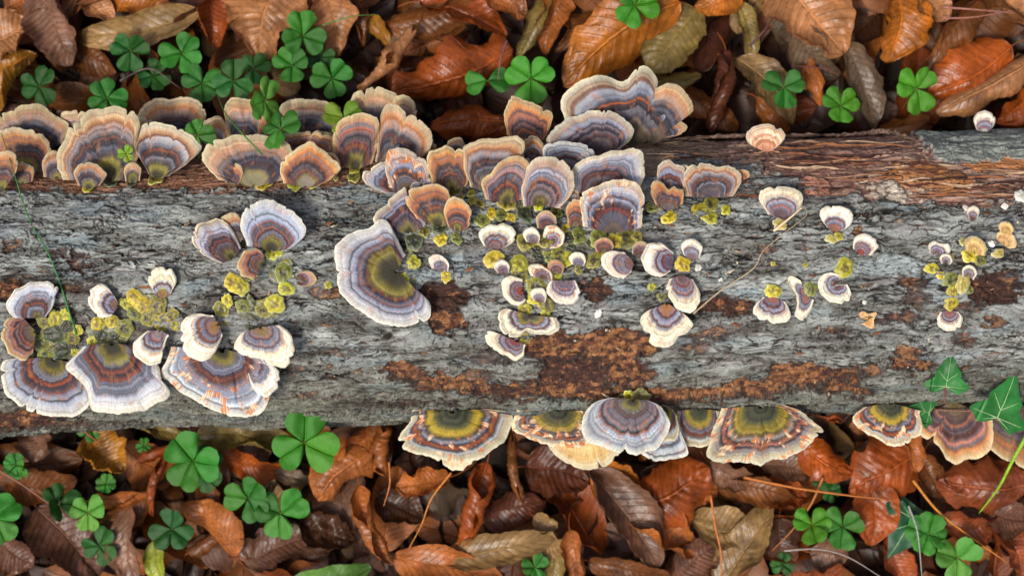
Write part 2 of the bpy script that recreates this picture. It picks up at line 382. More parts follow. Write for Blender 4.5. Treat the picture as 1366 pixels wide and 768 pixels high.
    fw = mixc(fw, hexl('#bd7f4c'), orf * .9)
    pk = np.clip((1 - np.hypot((bx - 1084) / 26, (by - 248) / 14)) * 5, 0, 1) * (ms > 0.0)
    c = mixc(c, fw, ms); 
    h = h * (1 - ms * .6) + ms * (-4.5 + 6 * st + 4 * st2 - 5 * (1 - sstep(0, .05, np.abs(fbm(s / 60, t / 4, 3, 187)))) + crust * 3 + orf * 2.5) - 5 * np.exp(-((edgey - py) / 2.5)**2) * (1 - slab) * .4
    c = mixc(c, hexl('#b5826f'), pk * .9)
    c = mixc(c, hexl('#2a1c18'), np.exp(-((edgey - py) / 2.2)**2) * .5 * (px > 860) * (1 - slab))
    sl = slab * sstep(-4, 4, edgey - py); c = mixc(c, mixc(hexl('#777d78'), hexl('#939a92'), sstep(-.3, .3, fbm(s / 30, t / 4, 4, 185))), sl); h = h + sl * 3
    return h, c
xs = np.concatenate([np.linspace(-0.62, -0.30, 60, endpoint=False), np.arange(-0.30, 0.30, 0.00046), np.linspace(0.30, 0.62, 60)])
th = np.concatenate([np.radians(np.linspace(-180, -104, 20, endpoint=False)), np.radians(np.arange(-104, 104, 0.34)), np.radians(np.linspace(104, 180, 20))])
X, TH = np.meshgrid(xs, th, indexing='ij')     # th = 0 up, + towards +y (top of the picture)
R0 = log_r(X)
B0 = np.stack([X, log_yc(X) + R0 * np.sin(TH), LCZ + R0 * np.cos(TH)], -1)
px, py = PX(B0)
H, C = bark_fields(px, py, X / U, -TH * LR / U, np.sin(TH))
R1 = R0 + np.clip(H, -14, 11) * U * 0.74
V = np.stack([X, log_yc(X) + R1 * np.sin(TH), LCZ + R1 * np.cos(TH)], -1)
F = grid_faces(len(xs), len(th), flip=True)
log = thing('fallen_log', 'long fallen log with flaking grey bark lying across dead leaves', 'log', (0, 0, LCZ))
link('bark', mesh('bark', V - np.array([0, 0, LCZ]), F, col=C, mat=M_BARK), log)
for k, sx in ((0, -1), (len(xs) - 1, 1)):
    ring = V[k] - np.array([0, 0, LCZ]); n = len(ring)
    P = np.vstack([ring, ring.mean(0)[None]])
    Fc = [(i, (i + 1) % n, n) if sx < 0 else ((i + 1) % n, i, n) for i in range(n)]
    link('cut_end', mesh('cut_end', P, Fc, col=np.tile(hexl('#8a6a4a'), (len(P), 1)), mat=M_BARK), log)

# ---------------- bracket fungi ----------------
ZONES = {
 'dusk': '0 4a4a34 .1 66623c .18 7a7468 .30 8a7a68 .38 6a605e .45 4c4656 .54 332e46 .58 5e586c .62 363048 .69 7a6c6c .77 a08468 .83 b07c4c .90 b89c78 1 dccca6',
 'main': '0 3a3a2c .1 5a5438 .2 6e6458 .32 857468 .37 4a3e4a .45 6a6478 .50 8a8ca2 .53 322c46 .60 5a4446 .63 a05c2e .66 3a3044 .72 8488a4 .80 a4a6b8 .83 7a4a34 .87 b89880 .94 cfc4b4 1 eee2c6',
 'warm': '0 4a4630 .12 7a6c34 .2 80705e .3 6e5a50 .4 4c3c44 .46 ae6a32 .5 56404a .58 84747e .62 3a2e42 .70 7a5040 .76 b86a28 .80 6c6272 .86 c08446 .93 ccaa78 1 ecd8b0',
 'violet': '0 3c3440 .2 66565e .34 54465a .42 3a2e46 .50 8c3c26 .54 4a3a50 .62 363050 .68 8a8eac .72 3c344c .78 9698b0 .86 b4aeb6 .93 d0c2ac 1 eee0c4',
 'near': '0 30342a .1 46442e .2 5a4a36 .28 704a34 .33 74707e .40 8486a0 .44 362e46 .50 a05a2e .54 3c3246 .60 5c4a54 .63 ac6432 .67 8488a6 .74 a4aac0 .77 2c2840 .80 949cb6 .87 bcc0ce .95 d6d4d4 1 f4ecdc',
 'white': '0 6a5a34 .14 84604a .25 66566a .32 8488a6 .38 ae5a2a .42 584458 .47 8a90b0 .56 9aa0b8 .60 8a5236 .64 5e4c5a .68 9ea2b6 .74 c2b6a8 .82 dcd4c6 .9 eae2d0 1 f7f0de',
 'ring': '0 30342e .1 50543f .16 30342a .24 565a46 .3 383c30 .38 66683e .44 9a8a26 .52 a8942a .56 6c6834 .60 5a4a54 .66 868ca4 .70 342c44 .76 a05a2a .80 3a3042 .85 a6acb4 .91 baaa8c 1 ece4cc',
 'ice': '0 5a5a34 .12 8a7c50 .2 706e88 .32 888eac .40 464058 .46 342c48 .52 8c5a40 .55 7680a0 .64 9ca6bc .68 2e2842 .74 94a0b8 .84 bcc6d0 .87 464260 .91 b0bac8 1 ececE6',
 'cream': '0 a88a5c .3 c2a678 .5 b39264 .7 d0b88c .85 c4a878 1 e6dabc', 'pink': '0 b0806a .15 b98a72 .35 cba084 .5 a46c52 .55 dcc4aa .70 ac7a68 .75 dec8b2 .9 cdb094 1 e8d8be'}
def band_ramp(sty, rng, shift=0):
    t = ZONES[sty].split(); v = np.array([float(x) for x in t[::2]]); cs = np.array([hexl(x) for x in t[1::2]])
    g = rng.uniform(.86, 1.18); v = v ** g
    v[1:-1] += np.array([rng.uniform(-.012, .012) for _ in v[1:-1]]); v = np.maximum.accumulate(v)
    cs = cs * np.array([[rng.uniform(.86, 1.14)] for _ in v]) * np.array([rng.uniform(.96, 1.05), 1, rng.uniform(.93, 1.06)])
    # densify, blend with a sister pattern so that no two caps share one, and lay thin growth lines over the zones
    q = np.linspace(0, 1, 220); C_ = np.stack([np.interp(q, v, cs[:, k]) for k in range(3)], -1)
    sis = {'dusk': ['main', 'warm', 'violet'], 'main': ['violet', 'dusk', 'near'], 'warm': ['main', 'dusk', 'violet'], 'violet': ['main', 'ice', 'near'], 'near': ['main', 'violet', 'ice'], 'white': ['near', 'ice', 'white'], 'ring': ['ring'], 'ice': ['near']}.get(sty)
    if sis:
        t2 = ZONES[rng.choice(sis)].split(); v2 = np.array([float(x) for x in t2[::2]]) ** rng.uniform(.75, 1.3); c2 = np.array([hexl(x) for x in t2[1::2]])
        S_ = np.stack([np.interp(q, v2, c2[:, k]) for k in range(3)], -1); wq = rng.uniform(.15, .6) * sstep(.97, .8, q)[:, None] * (1 if sty != 'white' else sstep(.7, .55, q)[:, None]); C_ = C_ * (1 - wq) + S_ * wq
    lm = C_.mean(-1, keepdims=True); C_ = C_ * .9 + lm * .1; k_ = 1 + .38 * sstep(.93, .84, q)[:, None]; C_ = .19 * (C_ / .19) ** k_
    C_ = C_ * np.array([.97, .98, .90]) * (.80 + .10 * sstep(.84, .97, q))[:, None]
    vio = np.clip((C_[:, 2] - C_[:, 1]) * 14, 0, 1); C_[:, 0] -= vio * np.clip(C_[:, 0] - C_[:, 1], -.02, 1) * .7; C_[:, 1] += vio * .010; C_[:, 2] -= vio * .012
    for _ in range(rng.randint(12, 20)):
        p_, w_ = rng.uniform(.12, .95), rng.uniform(.0035, .011); C_ *= (1 + rng.choice([-.55, -.45, -.3, .25, .4]) * np.exp(-((q - p_) / w_) ** 2))[:, None]
    return q, C_
GREENS = [hexl('#8f8a2a'), hexl('#a79a2c'), hexl('#6f7a36'), hexl('#4c552f')]
ALL_LINES = []
def bracket(label, base, outer, sty='main', gb=.18, lift=.18, lay=0, knobs=(), core=None, zb=None, drop=None, pleat=1.0, og=0.0, hub=.05, sh=True):
    """one shelf of fungus: base pixel, rim outline in pixels going round the base, banded between"""
    rng = random.Random(label); sd = rng.randrange(1000)
    O = np.array(outer, float); b = np.array(base, float)
    top_edge = 384 - (log_yc((b[0] - 683) * SL) + LR) / SL + 5; bot_edge = 384 - (log_yc((b[0] - 683) * SL) - LR) / SL - 4
    b[1] = min(max(b[1], top_edge), bot_edge)
    per = np.linalg.norm(np.diff(O, axis=0), axis=1).sum(); size = np.linalg.norm(O - b, axis=1).mean()
    nu = int(np.clip(per * .75, 26, 230)); nv = int(np.clip(size * .95, 16, 84))
    P = crom(O, nu)
    u = np.linspace(0, 1, nu); s_ = u * per
    ks = max(1, int(min(size * .10, 6) * nu / per)); ke = np.hanning(ks * 2 + 3)[1:-1]; ke /= ke.sum()
    P[:] = np.stack([np.convolve(np.pad(P[:, k_], (ks, ks), mode='reflect', reflect_type='odd'), ke, 'valid') for k_ in (0, 1)], -1)
    # frilled, lobed rim
    d = P - b; dl = np.linalg.norm(d, axis=1, keepdims=True)
    amp = min(size * .045, 2.2) * pleat
    lobes = -np.abs(gn(s_ / (size * .35 + 9), 0 * s_, sd)) * amp * 2.2 + fbm(s_ / 7, 0 * s_, 3, sd + 1) * amp * .8
    for _ in range(rng.choice([1, 2, 2, 3]) if size > 22 else 0):          # tears and nibbles in the margin
        s0 = rng.uniform(.15, .85) * per; wd_ = rng.uniform(1.0, 3.2); lobes = lobes - rng.uniform(.04, .13) * size * np.exp(-np.abs((s_ - s0) / wd_) ** 1.6)
    P = P + d / (dl + 1e-6) * (lobes[:, None])
    v = np.linspace(0, 1, nv); v = hub + (1 - hub) * v
    VV = v[None, :]; UU = u[:, None]
    PXY = b + (P[:, None, :] - b) * v[None, :, None]
    bw = on_log(b[0], b[1]); zb_ = (bw[2] if zb is None else zb) + .0012 + lay * .0012
    L = dl[:, 0] * U
    zr = zb_ + lift * L
    if drop is not None: zr = zb_ - drop * L
    f = np.sin(np.clip(VV, 0, 1) * pi / 2 * 1.12) ** (0.9)
    Z = zb_ + (zr[:, None] - zb_) * f
    ripple = fbm(UU * per / (size * .55 + 8), VV * .6, 2, sd + 2)
    Z = Z + U * size * .16 * pleat * VV**2.2 * ripple
    # ridges that follow the bands
    wob = .022 * fbm(UU * per / 26, VV * 2, 3, sd + 3) + .035 * gn(UU * per / 70, VV * .8, sd + 4)
    ds = dl[:, 0].copy()
    kk = max(3, nu // 5); ker = np.hanning(kk * 2 + 1); ker /= ker.sum()
    ds = np.convolve(np.pad(ds, kk, mode='edge'), ker, 'valid'); ds = .3 * ds + .7 * ds.mean()
    ratio = (dl[:, 0] / ds)[:, None]
    w_ = VV * ratio ** ((1 - VV) ** .55)
    w_ = np.clip(w_, 0, 1); w_ = np.where(VV > .7, w_ + (VV - w_) * np.clip((VV - .7) / .2, 0, 1), w_)
    w_ = np.clip(w_ + wob * np.sin(VV * pi) * 1.6, 0, 1)
    rv, rc = band_ramp(sty, rng)
    w_ = rv[0] + w_ * (1 - rv[0])
    Cc = np.stack([np.interp(w_, rv, rc[:, k]) for k in range(3)], -1)
    lum = Cc.mean(-1)
    Z = Z + U * (1.6 * (lum - lum.mean()) * np.sin(VV * pi)) + U * .16 * fbm(UU * per / 2.6, VV * 5, 2, sd + 6) * VV - U * size * .022 * np.exp(-(gn(UU * per / (size * 1.2 + 14), VV * .7, sd + 15) / .06) ** 2) * sstep(.15, .5, VV) * np.sin(VV * pi) ** .5
    Z = Z - U * 1.2 * sstep(.93, 1, VV)
    Pw = W(PXY[..., 0], PXY[..., 1], Z)
    clear = log_z(Pw) + (.0008 + .0022 * VV) + lay * .0004
    Z = np.maximum(Z, clear); Pw = W(PXY[..., 0], PXY[..., 1], Z)
    # streaks, flecks, algae
    fib = fbm(UU * per / 1.6, VV * 2.5, 3, sd + 7)
    Cc = Cc * (1 + .42 * (fib * (1 - .6 * VV ** 4))[..., None]) * (1 + .14 * fbm(UU * per / 22, VV * 2, 2, sd + 31))[..., None]
    patch = fbm(UU * per / 18, VV * 5, 3, sd + 8)
    Cc = mixc(Cc, hexl('#b0703e'), sstep(.14, .42, patch) * .38 * sstep(.2, .5, VV) * (1 - sstep(.86, .97, VV) * .9))
    Cc = mixc(Cc, Cc * .55, sstep(.2, .5, fbm(UU * per / 14, VV * 6, 3, sd + 9)) * .3)
    if og: Cc = mixc(Cc, mixc(hexl('#c8702c'), hexl('#f0d8b0'), sstep(-.1, .3, fib + patch)), sstep(.22 - og * .3, .32 - og * .3, fbm(UU * per / 15, VV * 6, 4, sd + 12)) * sstep(.45, .62, VV) * .85)
    if gb > 0:
        gm = sstep(gb + .07, gb - .05, VV + .09 * fbm(UU * per / 12, VV * 4, 3, sd + 10))
        gc = mixc(GREENS[1], GREENS[0], sstep(-.3, .3, fbm(UU * 7, VV * 9, 3, sd + 11)))
        gc = mixc(gc, hexl('#33372a'), sstep(gb * .9, gb * .45, VV) * .95)
        gc = gc * np.clip(.38 + 3.2 * Cc.mean(-1, keepdims=True), .4, 1.5); Cc = mixc(Cc, gc, gm * .8)
    if core is not None: Cc = mixc(Cc, hexl(core), sstep(.34, .22, VV + .05 * fbm(UU * 9, VV * 3, 2, sd)) * .85)
    # underside, parted from the top by the flesh
    th_ = U * (3.4 - 2.6 * VV) * min(1, size / 26)
    low = W(PXY[..., 0], PXY[..., 1], Z - th_)
    n, m = nu, nv
    V = np.concatenate([Pw.reshape(-1, 3), low.reshape(-1, 3)])
    cu = np.tile(hexl('#cdbd9c'), (n * m, 1)) * (1 + .2 * fbm(UU * per / 2, VV * 30, 2, sd + 20)).reshape(-1, 1)
    Call = np.concatenate([Cc.reshape(-1, 3), cu])
    area = 0.5 * np.sum(O[:-1, 0] * O[1:, 1] - O[1:, 0] * O[:-1, 1])
    flip = area < 0
    F = [grid_faces(n, m, 0, not flip), grid_faces(n, m, n * m, flip)]
    i = np.arange(n - 1); a = i * m + m - 1; F.append(np.stack([a, a + m, a + m + n * m, a + n * m], -1) if flip else np.stack([a, a + n * m, a + m + n * m, a + m], -1))
    a = i * m; F.append(np.stack([a, a + n * m, a + m + n * m, a + m], -1))
    for r in (0, n - 1):
        j = np.arange(m - 1); a = r * m + j; F.append(np.stack([a, a + 1, a + 1 + n * m, a + n * m], -1))
    uv = np.stack([np.broadcast_to(UU * per / 300, (n, m)), np.broadcast_to(VV * size / 90 + sd * .37, (n, m))], -1).reshape(-1, 2); uv = np.concatenate([uv, uv])
    org = np.array([Pw[n // 2, 0, 0], Pw[n // 2, 0, 1], zb_])
    t = thing('bracket_fungus', label, 'bracket fungus', org, 'bracket fungi growing on the log')
    link('cap', mesh('cap', V - org, np.concatenate(F), col=Call, uv=uv, mat=M_FUN), t)
    for kb in knobs: knob(kb, t, org, sd)
    return t
KN = 0
def knob(kb, parent, org, sd=0, label=None):
    """a rounded, algae-coated knob: (px, py, r[, tone[, stretch]])"""
    global KN; KN += 1
    x, y, r = kb[:3]; tone = kb[3] if len(kb) > 3 else 'g'
    big_ = r >= 19; P0 = on_log(x, y); n, m = (28, 14) if r < 19 else (84, 30)
    a = np.linspace(0, 2 * pi, n, endpoint=False)[:, None]; q = np.linspace(0, 1, m)[None, :]
    rr = r * (1 + (.55 if big_ else .3) * gn(np.cos(a) * 1.3 + KN, np.sin(a) * 1.3, KN) + .15 * gn(np.cos(a) * 4 + KN, np.sin(a) * 4, KN))
    prof = np.sin(np.clip(q, 0, 1) * pi / 2)                    # radius share
    hgt = np.sqrt(np.clip(1 - prof**2, 0, 1)) ** .8
    dim = {'g': .26, 'y': .16, 'd': .26, 'w': .0, 'o': .1}[tone]; r = r * 1.12
    hz = (hgt - dim * np.exp(-(prof / .5)**2)) * (r * .5 if r < 19 else 2.2) * U + .09 * min(r, 12) * U * gn(np.cos(a) * prof * 3 + KN, np.sin(a) * prof * 3, 5)
    rk = np.random.RandomState(KN); st_, fa = rk.uniform(.72, 1.0), rk.uniform(0, pi)
    ex, ey = rr * prof * np.cos(a), rr * prof * np.sin(a) * st_; xx = x + ex * cos(fa) - ey * sin(fa); yy = y + ex * sin(fa) + ey * cos(fa)
    base = log_z(P0[None])[0]
    Pq = W(xx, yy, np.full(xx.shape, P0[2]))
    gz = log_z(Pq); gz = np.where(gz < 0, P0[2] - .004, gz)
    Pq[..., 2] = gz + hz + .0006
    pal = {'g': ('#3a3620', '#7e7c2e', '#bcbc7c'), 'y': ('#76681c', '#b8ae2c', '#dad48a'), 'd': ('#20221a', '#43462e', '#92967a'),
           'w': ('#cfc6b4', '#e9e4da', '#f1ede6'), 'o': ('#a08a3c', '#c4b068', '#e6dcb8')}[tone]
    c = mixc(hexl(pal[0]), hexl(pal[1]), sstep(.1, .75, prof + .55 * gn(np.cos(a) * prof * 2.5 + KN, np.sin(a) * prof * 2.5, 9)))
    c = mixc(c, hexl(pal[2]), sstep(.74, .97, prof + 0 * a))
    c = c * (1 + .22 * rk.uniform(-1, 1)) * np.array([1 + .15 * rk.uniform(-1, 1), 1, 1])
    if big_:
        rs = np.random.RandomState(KN); nc = int((r / 4.2) ** 2 * 1.3) + 4
        cc = rs.rand(nc, 2) * 2 - 1; cc = np.stack([x + cc[:, 0] * r * 1.1, y + cc[:, 1] * r * 1.1], -1)
        dd = np.sqrt((xx[..., None] - cc[:, 0]) ** 2 + (yy[..., None] - cc[:, 1]) ** 2); dsr = np.sort(dd, -1); k1 = np.argmin(dd, -1)
        bd = np.clip((dsr[..., 1] - dsr[..., 0]) / 4.5, 0, 1)
        Pq[..., 2] += U * (1.2 * np.sqrt(bd) - .6) * (1 - prof ** 4)
        tn = rs.rand(nc)[k1]
        cell = mixc(hexl('#7c8066'), mixc(hexl('#474b2c'), hexl('#242a20'), tn), sstep(.12, .6, bd))
        cell = mixc(cell, hexl('#a39a34'), (tn > .72) * sstep(.3, .6, bd) * .8)
        c = mixc(c, cell, .8)
    V = Pq.reshape(-1, 3)
    F = []
    for i in range(n):
        for j in range(m - 1):
            i2 = (i + 1) % n
            F.append((i * m + j, i * m + j + 1, i2 * m + j + 1, i2 * m + j))
    nm = {'w': 'pale_nub'}.get(tone, 'green_knob')
    if parent is None:
        t = thing('young_fungus', label, 'fungus', P0, 'small young fungi on the log', mesh('young_fungus', V - P0, np.array(F), col=np.broadcast_to(c, (n, m, 3)), mat=M_KNOB))
        return t
    return link(nm, mesh(nm, V - org, np.array(F), col=np.broadcast_to(c, (n, m, 3)), mat=M_KNOB), parent)
def knob_cluster(label, ks):
    x, y = np.mean([k[0] for k in ks]), np.mean([k[1] for k in ks]); org = on_log(x, y)
    t = thing('young_fungus_cluster', label, 'fungus', org, 'clusters of algae coated knobs')
    for k in ks: knob(k, t, org)

B = bracket
# far side of the log, left end
B('dusky bracket cut by the left picture edge with a green foot', (2, 258), [(-25, 250), (-24, 225), (-8, 204), (10, 200), (22, 207), (24, 224), (14, 242)], 'dusk', .28, lay=3)
B('grey bracket at the upper left, hindmost behind the dusky ones', (45, 200), [(-12, 190), (-8, 160), (15, 146), (35, 138), (55, 139), (68, 150), (82, 158), (92, 166), (90, 185)], 'dusk', .1)
B('dusky bracket with a dark green foot, second from the left edge', (38, 228), [(-14, 225), (-18, 195), (0, 172), (25, 169), (50, 175), (64, 186), (70, 205), (72, 220), (60, 238)], 'dusk', .3, lay=1)
B('thin tan strip of bracket showing between two bigger dusky ones', (95, 195), [(66, 176), (72, 156), (88, 147), (106, 146), (120, 156)], 'dusk', 0)
B('widest dusky bracket of the upper left row, dark at its foot', (147, 242), [(84, 240), (76, 222), (76, 202), (86, 180), (102, 158), (122, 145), (142, 141), (162, 142), (180, 150), (187, 166), (184, 185), (186, 205), (172, 240)], 'dusk', .32, lay=2, knobs=[(150, 240, 12, 'd')])
B('small round bracket in front of the widest dusky one', (118, 253), [(104, 247), (98, 233), (104, 220), (120, 216), (135, 222), (143, 233), (134, 247)], 'dusk', .34, lay=5, knobs=[(117, 252, 7, 'y')])
B('tiny green footed bracket between two dusky ones', (177, 245), [(167, 242), (165, 228), (170, 218), (180, 216), (189, 224), (187, 241)], 'dusk', .5, lay=4, knobs=[(177, 243, 8, 'd')])
B('fan shaped blue banded bracket beside the small green clover', (208, 240), [(198, 232), (188, 214), (178, 195), (180, 176), (194, 164), (216, 163), (240, 171), (260, 182), (271, 194), (263, 207), (248, 220), (228, 234)], 'main', .28, lay=3, knobs=[(208, 237, 11, 'g')])
B('wavy tan bracket behind the fan shaped blue banded one', (228, 195), [(184, 180), (182, 160), (190, 142), (207, 130), (225, 132), (247, 129), (266, 135), (275, 150), (272, 172)], 'dusk', 0)
B('upright tan bracket behind the clover at the upper left', (325, 195), [(301, 190), (301, 165), (299, 142), (312, 128), (330, 130), (346, 141), (354, 160), (354, 180)], 'dusk', 0)
B('long tan bracket lying behind the pale green clover leaf', (408, 195), [(370, 188), (371, 160), (372, 140), (392, 132), (418, 132), (443, 137), (458, 147), (454, 160), (442, 180)], 'dusk', 0)
B('narrow mauve rim showing along the top of the wide bracket', (405, 222), [(352, 200), (356, 184), (378, 178), (408, 175), (436, 177), (450, 190), (446, 212)], 'warm', 0, lay=1)
B('very wide tan rimmed bracket with a yellow ring at its foot', (340, 250), [(292, 240), (276, 224), (267, 207), (274, 192), (298, 182), (330, 178), (362, 182), (388, 192), (392, 215), (378, 240)], 'dusk', .3, lay=3, core='#8a8468', knobs=[(352, 246, 11, 'y')])
B('pale grey lobe on the left of the very wide bracket', (310, 248), [(301, 243), (295, 230), (299, 220), (311, 216), (322, 221), (324, 234), (318, 245)], 'dusk', 0, lay=6)
B('peaked bracket with two yellow feet below the wide one', (407, 251), [(378, 244), (373, 228), (376, 213), (388, 203), (404, 192), (418, 188), (430, 198), (444, 210), (455, 224), (443, 238), (426, 248)], 'warm', .3, lay=7, core='#8a8274', knobs=[(394, 246, 10, 'y'), (419, 245, 10, 'y')])
B('orange lined bracket with a bright yellow footed stub', (474, 228), [(441, 214), (443, 198), (446, 172), (458, 157), (478, 150), (497, 152), (506, 163), (505, 190), (497, 218)], 'warm', .3, lay=3, knobs=[(472, 236, 9, 'g'), (474, 222, 13, 'y')])
B('tall pale bracket leaning right beside the orange lined one', (514, 226), [(500, 215), (504, 190), (506, 165), (510, 146), (520, 137), (540, 145), (559, 157), (573, 171), (577, 187), (571, 204), (552, 215)], 'dusk', .12, lay=4)
B('pale frilled bracket below the rolled tan leaf', (500, 168), [(470, 160), (465, 140), (474, 123), (495, 114), (515, 118), (530, 126), (534, 145)], 'dusk', 0, lay=1)
B('small rounded bracket peeping beside the rust leaf', (532, 165), [(515, 150), (524, 132), (538, 126), (551, 133), (557, 145), (553, 160)], 'dusk', 0, lay=2)
B('blue black banded bracket opening to the left, upper middle', (536, 252), [(532, 260), (510, 257), (492, 248), (481, 237), (488, 226), (503, 218), (518, 215), (530, 222)], 'violet', 0, lay=6)
B('creased bracket with an orange torn flap, upper middle', (545, 258), [(519, 250), (514, 228), (515, 206), (522, 198), (538, 197), (556, 204), (568, 214), (573, 230), (570, 248)], 'main', 0, lay=5, og=.5)
B('orange topped bracket with a green foot, left of the grey one', (604, 256), [(578, 250), (573, 232), (568, 210), (580, 197), (600, 194), (616, 198), (624, 215), (627, 235), (622, 248)], 'warm', .2, lay=5, knobs=[(604, 252, 12, 'g')])
B('small pale crest behind the orange topped bracket', (607, 215), [(592, 205), (594, 192), (604, 184), (615, 184), (622, 195)], 'dusk', 0, lay=3)
B('broad grey and tan bracket right of the orange topped one', (650, 254), [(628, 250), (620, 232), (617, 210), (619, 194), (636, 186), (662, 184), (688, 181), (700, 190), (697, 210), (683, 232), (665, 250)], 'dusk', .1, lay=6, core='#7c7466')
B('small grey crest right of the broad grey bracket', (711, 222), [(696, 212), (695, 192), (706, 181), (719, 184), (726, 196), (724, 214)], 'dusk', 0, lay=5)
B('low bracket with a black line under the pale arched one', (757, 226), [(724, 212), (725, 195), (742, 188), (765, 189), (786, 195), (794, 207), (788, 220)], 'ice', 0, lay=5)
B('pale arched bracket with a dark violet centre, upper middle', (800, 204), [(738, 196), (727, 188), (740, 170), (760, 155), (782, 148), (802, 145), (825, 152), (840, 164), (848, 173), (840, 188), (828, 200)], 'main', 0, lay=3, core='#3d3140')
B('tallest pale bracket of the top row with a central peak', (845, 190), [(760, 175), (749, 150), (749, 130), (762, 114), (785, 103), (806, 100), (826, 108), (838, 104), (846, 94), (858, 87), (870, 93), (880, 112), (896, 150), (886, 180)], 'main', 0, lay=1, lift=.12, knobs=[(853, 184, 11, 'o'), (888, 184, 6, 'o')])
B('right hand lobe of the tallest pale bracket', (864, 180), [(874, 118), (890, 110), (908, 116), (922, 133), (925, 148), (914, 157), (908, 162), (918, 168), (913, 178), (893, 181)], 'dusk', 0, lay=2, lift=.12)
B('crumpled tan bracket right of the rust brown leaf', (705, 190), [(676, 180), (672, 150), (682, 128), (700, 132), (722, 142), (738, 152), (735, 168), (728, 185)], 'warm', 0, lay=1)
# the middle tier
B('broad blue grey bracket with a square right end', (800, 262), [(764, 256), (762, 232), (770, 216), (800, 205), (830, 198), (854, 199), (860, 215), (859, 240), (846, 258)], 'violet', 0, lay=5)
B('orange lined bracket left of the round middle one', (676, 272), [(648, 266), (641, 250), (646, 234), (658, 226), (666, 215), (682, 208), (698, 209), (707, 222), (704, 244), (698, 266)], 'warm', .28, lay=7, knobs=[(675, 270, 13, 'g')])
B('round middle bracket with a plain yellow button foot', (719, 274), [(698, 276), (694, 262), (697, 240), (704, 220), (716, 210), (736, 209), (753, 214), (764, 226), (767, 246), (759, 265), (745, 278)], 'main', .14, lay=8, knobs=[(719, 273, 9, 'y')])
B('big squarish bracket with red brown bands, right of centre', (818, 312), [(778, 302), (774, 280), (775, 258), (794, 248), (815, 240), (835, 239), (852, 245), (860, 258), (859, 285), (856, 304)], 'violet', 0, lay=8, og=.1, knobs=[(835, 318, 17, 'g'), (798, 318, 15, 'g')])
B('narrow bracket squeezed against the big squarish one', (768, 303), [(757, 300), (755, 278), (762, 266), (774, 265), (781, 276), (781, 300)], 'warm', 0, lay=7, knobs=[(772, 315, 12, 'g')])
B('lilac bracket above the giant fan with a dark green knob', (548, 312), [(505, 305), (497, 294), (504, 280), (516, 267), (530, 256), (541, 249), (545, 264), (560, 282), (570, 300)], 'main', .26, lay=4, knobs=[(552, 322, 13, 'd')])
B('brown banded bracket with a wide green eye above the giant fan', (586, 303), [(556, 292), (541, 272), (542, 256), (556, 248), (576, 245), (592, 248), (602, 262), (604, 282), (602, 300)], 'warm', .34, lay=5, knobs=[(588, 302, 13, 'd'), (588, 320, 10, 'y')])
B('slim bracket on a yellow stalk right of the brown banded one', (610, 310), [(598, 302), (592, 285), (594, 270), (606, 262), (620, 268), (629, 281), (628, 298), (620, 307)], 'warm', .25, lay=6, knobs=[(609, 318, 9, 'g')])
B('giant fan shaped bracket curling around a yellow green eye', (530, 362), [(541, 340), (530, 318), (514, 291), (492, 301), (465, 312), (448, 326), (443, 345), (449, 360), (447, 378), (459, 398), (480, 415), (502, 429), (530, 436), (558, 433), (573, 425), (577, 411), (570, 399), (552, 394)], 'near', .46, lift=.14, lay=3, knobs=[(540, 352, 22, 'g'), (522, 350, 13, 'd'), (536, 374, 12, 'y'), (552, 350, 10, 'y')])
B('tiny white and red bracket right of the giant fan', (590, 362), [(576, 358), (571, 346), (579, 339), (591, 341), (599, 352), (598, 362)], 'white', .1, knobs=[(595, 369, 9, 'y')])
B('pale eared bracket on a single round green foot', (659, 333), [(645, 328), (638, 315), (643, 303), (659, 298), (676, 298), (688, 308), (687, 321), (672, 331)], 'white', 0, lift=.3, core='#6d5d60', knobs=[(659, 346, 14, 'y')])
B('small orange cap among knobs below the round middle bracket', (729, 308), [(717, 304), (715, 290), (724, 281), (735, 282), (743, 293), (742, 305)], 'warm', 0, lay=4)
B('splintered white and orange cap in the middle of the knobs', (738, 322), [(724, 316), (727, 303), (738, 299), (750, 306), (754, 318), (747, 330), (733, 332)], 'white', 0, lay=4, og=.8)
B('little torn orange cap left of the knob cluster', (725, 372), [(708, 368), (704, 357), (712, 351), (726, 354), (736, 363), (738, 374)], 'white', 0, lay=4, og=.7)
B('white kidney shaped cap with a red centre, left of the knobs', (697, 388), [(697, 372), (682, 367), (670, 372), (669, 388), (678, 403), (692, 408), (702, 401)], 'white', 0, lay=3, core='#8a3a28')
B('skirt shaped white rimmed cap hanging under the knob cluster', (752, 374), [(734, 374), (728, 386), (735, 399), (750, 407), (766, 405), (775, 392), (768, 374)], 'white', .1, lay=4, lift=.1, core='#6d6270')
B('wide white cap with a red zigzag band around yellow knobs', (708, 420), [(675, 411), (665, 416), (666, 435), (675, 448), (690, 450), (702, 442), (716, 446), (734, 447), (747, 438), (744, 424)], 'white', .4, lay=3, lift=.12, knobs=[(700, 414, 11, 'y'), (730, 406, 10, 'g'), (728, 418, 8, 'y')])
B('lowest white cap sliding down left of the orange patch', (690, 455), [(668, 446), (652, 441), (647, 450), (653, 462), (668, 472), (688, 482), (698, 476), (702, 460)], 'white', 0, lay=2, lift=.1, core='#7d3a3c', knobs=[(700, 450, 10, 'g')])
B('white cap facing left with blue and orange bands', (846, 350), [(832, 336), (815, 334), (802, 342), (804, 356), (816, 368), (831, 372), (842, 363)], 'white', 0, lay=3, core='#7a5a50')
B('small brown ear above the left facing white cap', (852, 345), [(843, 338), (845, 326), (856, 321), (865, 328), (862, 342)], 'warm', 0, lay=4)
